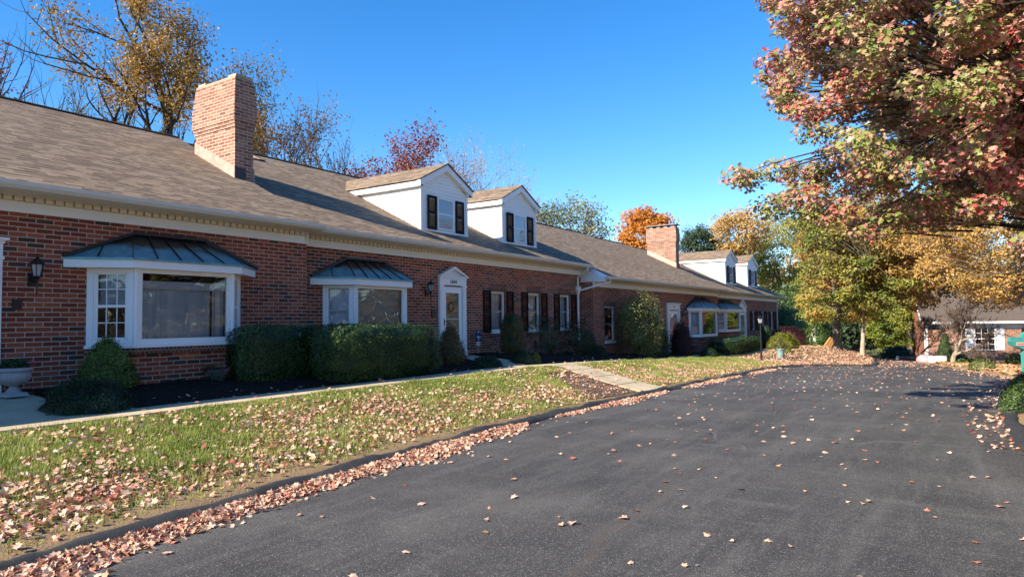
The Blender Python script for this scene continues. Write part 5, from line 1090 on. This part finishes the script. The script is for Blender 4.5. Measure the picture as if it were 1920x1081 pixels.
# ---- clump crown trees
def tree(name,label,cat,base,trunk_r,trunk_h,cc,rad,ncl,clr,lpc,leaf,mat,bark='bark_dark',tpl='oval',accept=None,seed=1,flat=.5,group=None,nlimb=9,limbs=True,drop=.0,shell=.35,twig=None,ntw=3,wt=None):
    rs=np.random.default_rng(seed); base=np.array(base,float); cc=np.array(cc,float); rad=np.array(rad,float)
    o=thing(name,label,cat,tuple(base),group); tt=Tubes(); tw=Tubes()
    fork=np.array([base[0]+(cc[0]-base[0])*.15,base[1]+(cc[1]-base[1])*.15,base[2]+trunk_h])
    s0=np.linspace(0,1,7)[:,None]; pts=base+(fork-base)*s0+np.concatenate([rs.normal(0,trunk_r*.25,(7,2)),np.zeros((7,1))],1); pts[0]=base-[0,0,.15]; tt.add(pts,trunk_r*np.array([1.5,1.12,1,.95,.9,.86,.82]),10)
    C=[]
    while len(C)<ncl:
        v=rs.normal(size=3); v/=np.linalg.norm(v); r_=rs.uniform(shell,1)**.6; p=cc+v*rad*r_
        if accept is None or accept(p): C.append(p)
    C=np.array(C)
    # main limbs
    nodes=[fork]; 
    ids=rs.choice(len(C),min(nlimb,len(C)),replace=False)
    for i in ids:
        tip=C[i]; mid=fork+(tip-fork)*.5+np.array([0,0,.12*np.linalg.norm(tip-fork)])+rs.normal(0,.15,3); t=np.linspace(0,1,7)[:,None]
        q=(1-t)**2*fork+2*t*(1-t)*mid+t*t*tip; q[1:-1]+=rs.normal(0,.05,(5,3)); tt.add(q,trunk_r*np.linspace(.55,.12,7),7); nodes+=list(q[1:])
    nodes=np.array(nodes)
    for c in C:
        dd=np.linalg.norm(nodes-c,axis=1)+ .6*np.maximum(0,nodes[:,2]-c[2]); k=nodes[np.argmin(dd)]; t=np.linspace(0,1,5)[:,None]; mid=k+(c-k)*.5+np.array([0,0,.08])+rs.normal(0,.06,3)
        if np.min(dd)>2.2: k=c+(k-c)*2.2/np.linalg.norm(k-c)*rs.uniform(.5,1.); mid=k+(c-k)*.5+np.array([0,0,.08])
        q=(1-t)**2*k+2*t*(1-t)*mid+t*t*c; q[1:-1]+=rs.normal(0,.03,(3,3)); tw.add(q,np.linspace(min(.018,max(.010,trunk_r*.1)),.004,5),4)
        for j in range(ntw): e=c+rs.normal(0,clr*.5,3)*[1,1,.5]; tw.add(np.array([q[-2],(q[-2]+e)/2+rs.normal(0,.03,3),e]),np.array([.008,.006,.003]),3)
    tt.build('trunk',bark,o); tw.build('branches',twig or bark,o)
    sz=rs.uniform(.6,1.25,len(C)); n=(lpc*sz**2).astype(int)
    if wt is not None: n=(n*np.array([wt(c) for c in C])).astype(int)+3
    idx=np.repeat(np.arange(len(C)),n); N_=len(idx); v=rs.normal(size=(N_,3)); v/=np.linalg.norm(v,axis=1)[:,None]; rr=rs.uniform(.15,1,(N_,1))**.6
    P=C[idx]+v*rr*clr*sz[idx][:,None]*np.array([1,1,flat]); P[:,2]-=drop*rs.uniform(0,1,N_)*clr
    if accept is not None: pass
    Nn=v*[.6,.6,.4]+rs.normal(0,.55,(N_,3))+np.array([-.35,.1,.75]); finish_leaves('crown',[leaves_arr(P,Nn,rs.uniform(.65,1.25,N_)*leaf,tpl,fold=rs.uniform(.2,1.8,N_))],mat,o)
    return o
def PX(px,py,d): return at(px,py,d)
# big near maple, trunk outside the right edge
ML=np.array([(-400,1430),(-60,1420),(0,1418),(60,1440),(130,1430),(200,1440),(232,1510),(262,1525),(275,1450),(300,1395),(330,1362),(370,1352),(420,1362),(450,1395),(620,1500)])
MBt=np.array([(1340,400),(1390,440),(1430,430),(1480,400),(1530,415),(1560,455),(1600,485),(1650,505),(1690,475),(1720,440),(1760,425),(1800,405),(1860,425),(1940,430),(2100,470),(2600,520)])
def maple_ok(p):
    if (p-CC)@CF<7.: return p[2]>2.4 and p[1]<-1.5
    x,y=proj(p)
    if x>1925: return True
    return x>np.interp(y,ML[:,0],ML[:,1]) and y<np.interp(x,MBt[:,0],MBt[:,1])
tree('maple_tree','big red and green maple overhanging the road from the right edge','tree',(12.5,-4.6,float(hgt(12.5,-4.6))),.24,2.6,(12.3,-2.6,6.3),(6.6,6.4,4.9),2300,.34,190,.076,'maple_leaf','bark_dark','maple2',maple_ok,seed=31,flat=.6,nlimb=11,shell=.2,ntw=1,wt=lambda c:(1. if ((c-CC)@CF>1 and -60<proj(c)[1] and proj(c)[0]<1990) else .85))
# gold tree right, midground
def gok(p):
    x,y=proj(p); return x>1925 or (x>np.interp(y,[380,440,500,560,600],[1700,1690,1700,1740,1840]) and y<np.interp(x,[1700,1760,1830,1880,1930],[500,545,565,575,560]))
b=at(2060,620,27); tree('oak_tree','golden leaved tree over the far house, its trunk beyond the right edge','tree',(b[0],b[1],float(hgt(b[0],b[1]))),.25,2.4,at(1960,430,27),(5.4,5.4,3.4),560,.52,130,.115,'goldtree_leaf','bark_grey',accept=gok,seed=32,flat=.55,drop=.5)
# island tree
p,t=gp(1571,654); c=at(1560,510,t+1)
tree('deciduous_tree','yellow green and orange tree on the leaf covered mound at the end of the row','tree',p,.19,1.9,c,(5.5,4.8,3.6),430,.50,85,.15,'moundtree_leaf','bark_grey',seed=33,accept=lambda q:proj(q)[1]<600 and (proj(q)[0]>1495 or (proj(q)[1]<430 and proj(q)[0]>1450)),flat=.6)
p,t=gp(1617,666); c=at(1650,470,t+3)
tree('deciduous_tree','amber leaved tree with a slender pale trunk right of the mound tree','tree',p,.10,2.6,c,(5.2,4.5,3.6),420,.75,70,.2,'amber_leaf','bark_pale',seed=34,accept=lambda q:proj(q)[1]<570,flat=.6)
p,t=gp(1665,670); tree('young_tree','bright yellow green bushy tree left of the far brick house','tree',p,.08,.8,at(1668,612,t),(1.7,1.7,2.1),150,.5,75,.16,'yellowgreen_leaf','bark_grey',seed=35,flat=.7)
def ctree(name,label,px,pyc,depth,rpx,rpy,ncl,mat,seed,clr=.9,lpc=60,leaf=.26,bark='bark_grey',**kw):
    c=at(px,pyc,depth); z=float(hgt(c[0],c[1])); k=depth/CAMF
    return tree(name,label,'tree',(c[0],c[1],z),.22,max(1,(c[2]-rpy*k-z)*.9),c,(rpx*k,rpx*k,rpy*k),ncl,clr,lpc,leaf,mat,bark,seed=seed,flat=.7,**kw)
GW='background autumn trees at the end of the street'
ctree('deciduous_tree','rounded olive and yellow tree with thin pinkish top behind the low ridge',1068,430,50,78,62,170,'olive_leaf',41,clr=1.0,lpc=42,leaf=.2,group=GW)
ctree('maple_tree','vivid orange maple behind the second chimney',1212,442,62,52,52,170,'orange_leaf',42,clr=.9,lpc=75,group=GW)
ctree('spruce_tree','dark evergreen between the second chimney and the golden tree',1308,468,72,32,46,120,'spruce_leaf',43,clr=.8,lpc=95,leaf=.2,group=GW)
ctree('deciduous_tree','golden tree above the far white dormers',1385,440,72,62,46,150,'goldtree_leaf',44,clr=1.1,lpc=60,group=GW)
ctree('deciduous_tree','yellow green tree towering over the end of the brick row',1472,485,78,72,95,300,'yellowgreen_leaf',45,clr=1.0,lpc=75,leaf=.22,group=GW)
ctree('deciduous_tree','deep green tree under the yellow green one, just past the last house',1495,585,68,60,52,190,'laurel_leaf',46,clr=.9,lpc=90,leaf=.22,group=GW)
ctree('deciduous_tree','brownish amber tree filling the gap above the mound tree',1600,440,66,90,60,220,'amber_leaf',47,clr=1.2,lpc=60,group=GW)
ctree('deciduous_tree','deep green tree behind the two pale trunks',1600,590,60,75,62,220,'spruce_leaf',48,clr=1.1,lpc=80,leaf=.26,group=GW)
ctree('deciduous_tree','olive tree behind the young yellow green tree',1690,540,64,55,70,180,'olive_leaf',49,clr=1.1,lpc=65,group=GW)
ctree('deciduous_tree','thin rust coloured tree behind the far house roof',1745,480,74,60,60,130,'wood_leaf',50,clr=1.2,lpc=50,group=GW)
ctree('deciduous_tree','amber tree behind the far house at the right edge',1880,470,74,80,70,160,'amber_leaf',51,clr=1.3,lpc=55,group=GW)
# small bare ornamental trees before the far house
p,t=gp(1787,682)
def orn(px,pyb,pytop,seed,label,r,spread=1.0,bark='bark_pale'):
    p,t=gp(px,pyb); x,y,z=p; H=at(px,pytop,t)[2]-z; o=thing('ornamental_tree',label,'tree',(x,y,z)); tt=Tubes();tw=Tubes();tips=[]; rs=np.random.default_rng(seed)
    for k in range(2): branchy((x,y,z-.05),np.array([.12*(k*2-1)*CR[0],.12*(k*2-1)*CR[1],1.]),H*.36,r*(1-.3*k),0,5,tt,tw,tips,rs,up=.02,spread=spread,kids=(3,5),wob=.16,lf=(.55,.75))
    tz=max(q[-1][2] for q in tips); k=H/(tz-z); b0=np.array([x,y,z])
    for T in (tt,tw): T.V=[(v-b0)*k+b0 for v in T.V]
    tt.build('trunk',bark,o); tw.build('twigs','bark_twig',o)
orn(1787,681,560,61,'pale bare spreading ornamental tree before the far house window',.10)
orn(1722,677,585,62,'thin bare tree against the brown gable wall of the far house',.05,.6,'bark_grey')
# distant woodland ring
def woodland():
    n=100000; rs=np.random.default_rng(77); a=rs.uniform(R(-180),R(180),n); a2=a
    d=rs.uniform(105,150,n); top=np.interp(np.degrees(a),[-180,-30,0,12,25,40,180],[9,9,9.5,10.5,8.5,8,9])*(1+.16*np.sin(a*31)+.12*np.sin(a*77+1)+.08*np.sin(a*190)); z=-2+ (top+2)*rs.uniform(0,1,n)**.8
    P=np.stack([d*np.cos(a),d*np.sin(a),z],1); N=rdir(n)+[-.6,.2,.5]; o=finish_leaves('distant_woodland',[leaves_arr(P,N,rs.uniform(.8,1.6,n),'oval')],'wood_leaf'); tag(o,kind='stuff')
woodland()
# ================================================================ GROUND COVER
def scatter_grass():
    rs=np.random.default_rng(3); n=420000
    X=rs.uniform(0,1,n)**1.5*30+.2; Y=rs.uniform(5.2,9.12,n); ok=Y>yl(X)+.32
    # keep off the branch path and patch
    pl=14.55+(Y-5.98)/(9.12-5.98)*1.2; ok&=~((X>pl-.03)&(X<pl+1.4)); ok&=~((X>12.9)&(X<15.6)&(Y<8.3)&(Y<6.1+(X-12.4)*1.2))
    nz=np.sin(X*1.3+2*np.sin(Y*1.1))+np.sin(Y*2.3+X*.7)+.8*np.sin(X*3.1-Y*2.7)
    dens=np.clip((Y-yl(X)-.35)/1.6,0,1)**.8*.9+.10; dens*=np.clip(.75+.22*nz,.15,1)
    ok&=rs.uniform(0,1,n)<dens
    X,Y=X[ok],Y[ok]; n=len(X); Z=hgt(X,Y)-.004; az=rs.uniform(0,6.28,n); tilt=rs.normal(0,.45,n)
    L=rs.uniform(.03,.075,n)*(1+.02*X)*(.75+.55*np.clip(np.sin(X*4.3+2*np.sin(Y*3.7))*np.sin(Y*5.1-X*1.3)+.3,0,1)); wd=.0042*(1+.09*X)
    D=np.stack([np.sin(tilt)*np.cos(az),np.sin(tilt)*np.sin(az),np.cos(tilt)],1); S=np.stack([-np.sin(az),np.cos(az),0*az],1); P=np.stack([X,Y,Z],1)
    V=np.stack([P-S*wd[:,None],P+S*wd[:,None],P+D*L[:,None]],1).reshape(-1,3)
    tag(finish_leaves('grass',[(V,[(0,1,2)],3)],'grass_blade'),kind='stuff')
scatter_grass()
def litter(name,X,Y,lift,size,mat='fallen_leaf',flat=.35,tpl='maple',fn=None):
    n=len(X); Z=(fn or hgt)(X,Y)+lift; P=np.stack([X,Y,Z],1); N=np.stack([rng.normal(0,flat,n),rng.normal(0,flat,n),np.ones(n)],1)
    return leaves_arr(P,N,size,tpl,fold=rng.uniform(-1.8,1.8,n))
rs=np.random.default_rng(9)
def lawn_leaves():
    n=140000; X=rs.uniform(0,1,n)**1.25*31+.3; Y=rs.uniform(5.2,9.1,n); t=(Y-yl(X)-.28)/3.2; nz=np.sin(X*.9+1)+np.sin(Y*2.1+X*.5)+np.sin(X*2.7-Y*1.9)
    dens=np.clip(np.interp(t,[0,.06,.14,.28,.55,.8,1.],[.10,.22,.8,.95,.62,.28,.12])*(1+.28*nz),0,1)*np.interp(X,[0,8,15,17,30],[.8,.75,.85,1.9,2.6]); ok=(t>0)&(rs.uniform(0,1,n)<dens*.60)
    pl=14.55+(Y-5.98)/(9.12-5.98)*1.2; ok&=~((X>pl-.03)&(X<pl+1.4)&(rs.uniform(0,1,n)>.05)); ok&=~((X>12.9)&(X<15.6)&(Y<8.3)&(Y<6.1+(X-12.4)*1.2)&(rs.uniform(0,1,n)>.4))
    X,Y=X[ok],Y[ok]; n=len(X); parts=[litter('l',X,Y,rs.uniform(.010,.045,n),rs.uniform(.028,.074,n),flat=.6)]
    # island mound
    n=6500; X=rs.uniform(29.5,48,n); Y=rs.uniform(2.9,8.5,n); ok=(Y>yl(X)+.25)&(Y<wy0_(X)); X,Y=X[ok],Y[ok]; n=len(X); parts.append(litter('l',X,Y,rs.uniform(.01,.05,n),rs.uniform(.06,.11,n),flat=.4))
    tag(finish_leaves('fallen_leaves',parts,'fallen_leaf'),kind='stuff')
def wy0_(X): return 9.15-np.clip((X-33)/15,0,1)*1.7
lawn_leaves()
def gutter_leaves():
    n=24000; X=rs.uniform(0,1,n)**1.5*27+.8; off=np.abs(rs.normal(0,.11,n)); w_=np.clip(.62+.55*np.sin(X*1.05+.4)+.35*np.sin(X*2.9+2),np.interp(X,[0,6.2,7.2,27],[.75,.7,0,0]),1.3)*np.interp(X,[0,8,11,27],[1.15,1.,.55,.45]); ok=(rs.uniform(0,1,n)<w_*.9); X,off,w_=X[ok],off[ok],w_[ok]
    Y=yl(X)-.02-off*(.4+w_); n=len(X); Z=np.maximum(0,.05-off*.25)*rs.uniform(0,1,n)*1.2*np.clip(w_,.3,1)
    r=lambda a,b:zr(a)+.005
    parts=[litter('l',X,Y,Z+.012,rs.uniform(.035,.072,n),flat=.7,fn=r)]
    n=520; X=rs.uniform(10,30,n); Y=yr(X)+np.abs(rs.normal(0,.28,n)); parts.append(litter('l',X,Y,.02,rs.uniform(.04,.08,n),flat=.4,fn=r))
    tag(finish_leaves('gutter_leaves',parts,'fallen_leaf'),kind='stuff')
gutter_leaves()
def road_leaves():
    n=2600; X=rs.uniform(0,1,n)**.8*46+1; Y=yr(X)+rs.uniform(0,1,n)*(yl(X)-yr(X)); ok=rs.uniform(0,1,n)<np.interp(X,[0,6,12,20,46],[.22,.32,.5,.9,1.]); X,Y=X[ok],Y[ok]; n=len(X)
    r=lambda a,b:zr(a)+.03*np.sin(math.pi*np.clip((b-yr(a))/(yl(a)-yr(a)),0,1))
    parts=[litter('l',X,Y,.012,rs.uniform(.03,.085,n)*np.interp(X,[0,10,40],[1,1,1.3]),flat=.18,fn=r)]
    tag(finish_leaves('road_leaves',parts,'fallen_leaf'),kind='stuff')
    # bank on the right and by the far house
    n=26000; X=rs.uniform(20,60,n); Y=yr(X)-rs.uniform(0,1,n)**1.3*9; ok=Y<yr(X)-.05; X,Y=X[ok],Y[ok]; n=len(X)
    tag(finish_leaves('bank_leaves',[litter('l',X,Y,rs.uniform(.01,.05,n),rs.uniform(.10,.18,n),flat=.4,tpl='oval')],'fallen_tan'),kind='stuff')
    n=260; X=rs.uniform(4.7,34,n); Y=rs.uniform(9.2,11.4,n); tag(finish_leaves('bed_leaves',[litter('l',X,Y,.06,rs.uniform(.05,.09,n),flat=.3)],'fallen_leaf'),kind='stuff')
road_leaves()
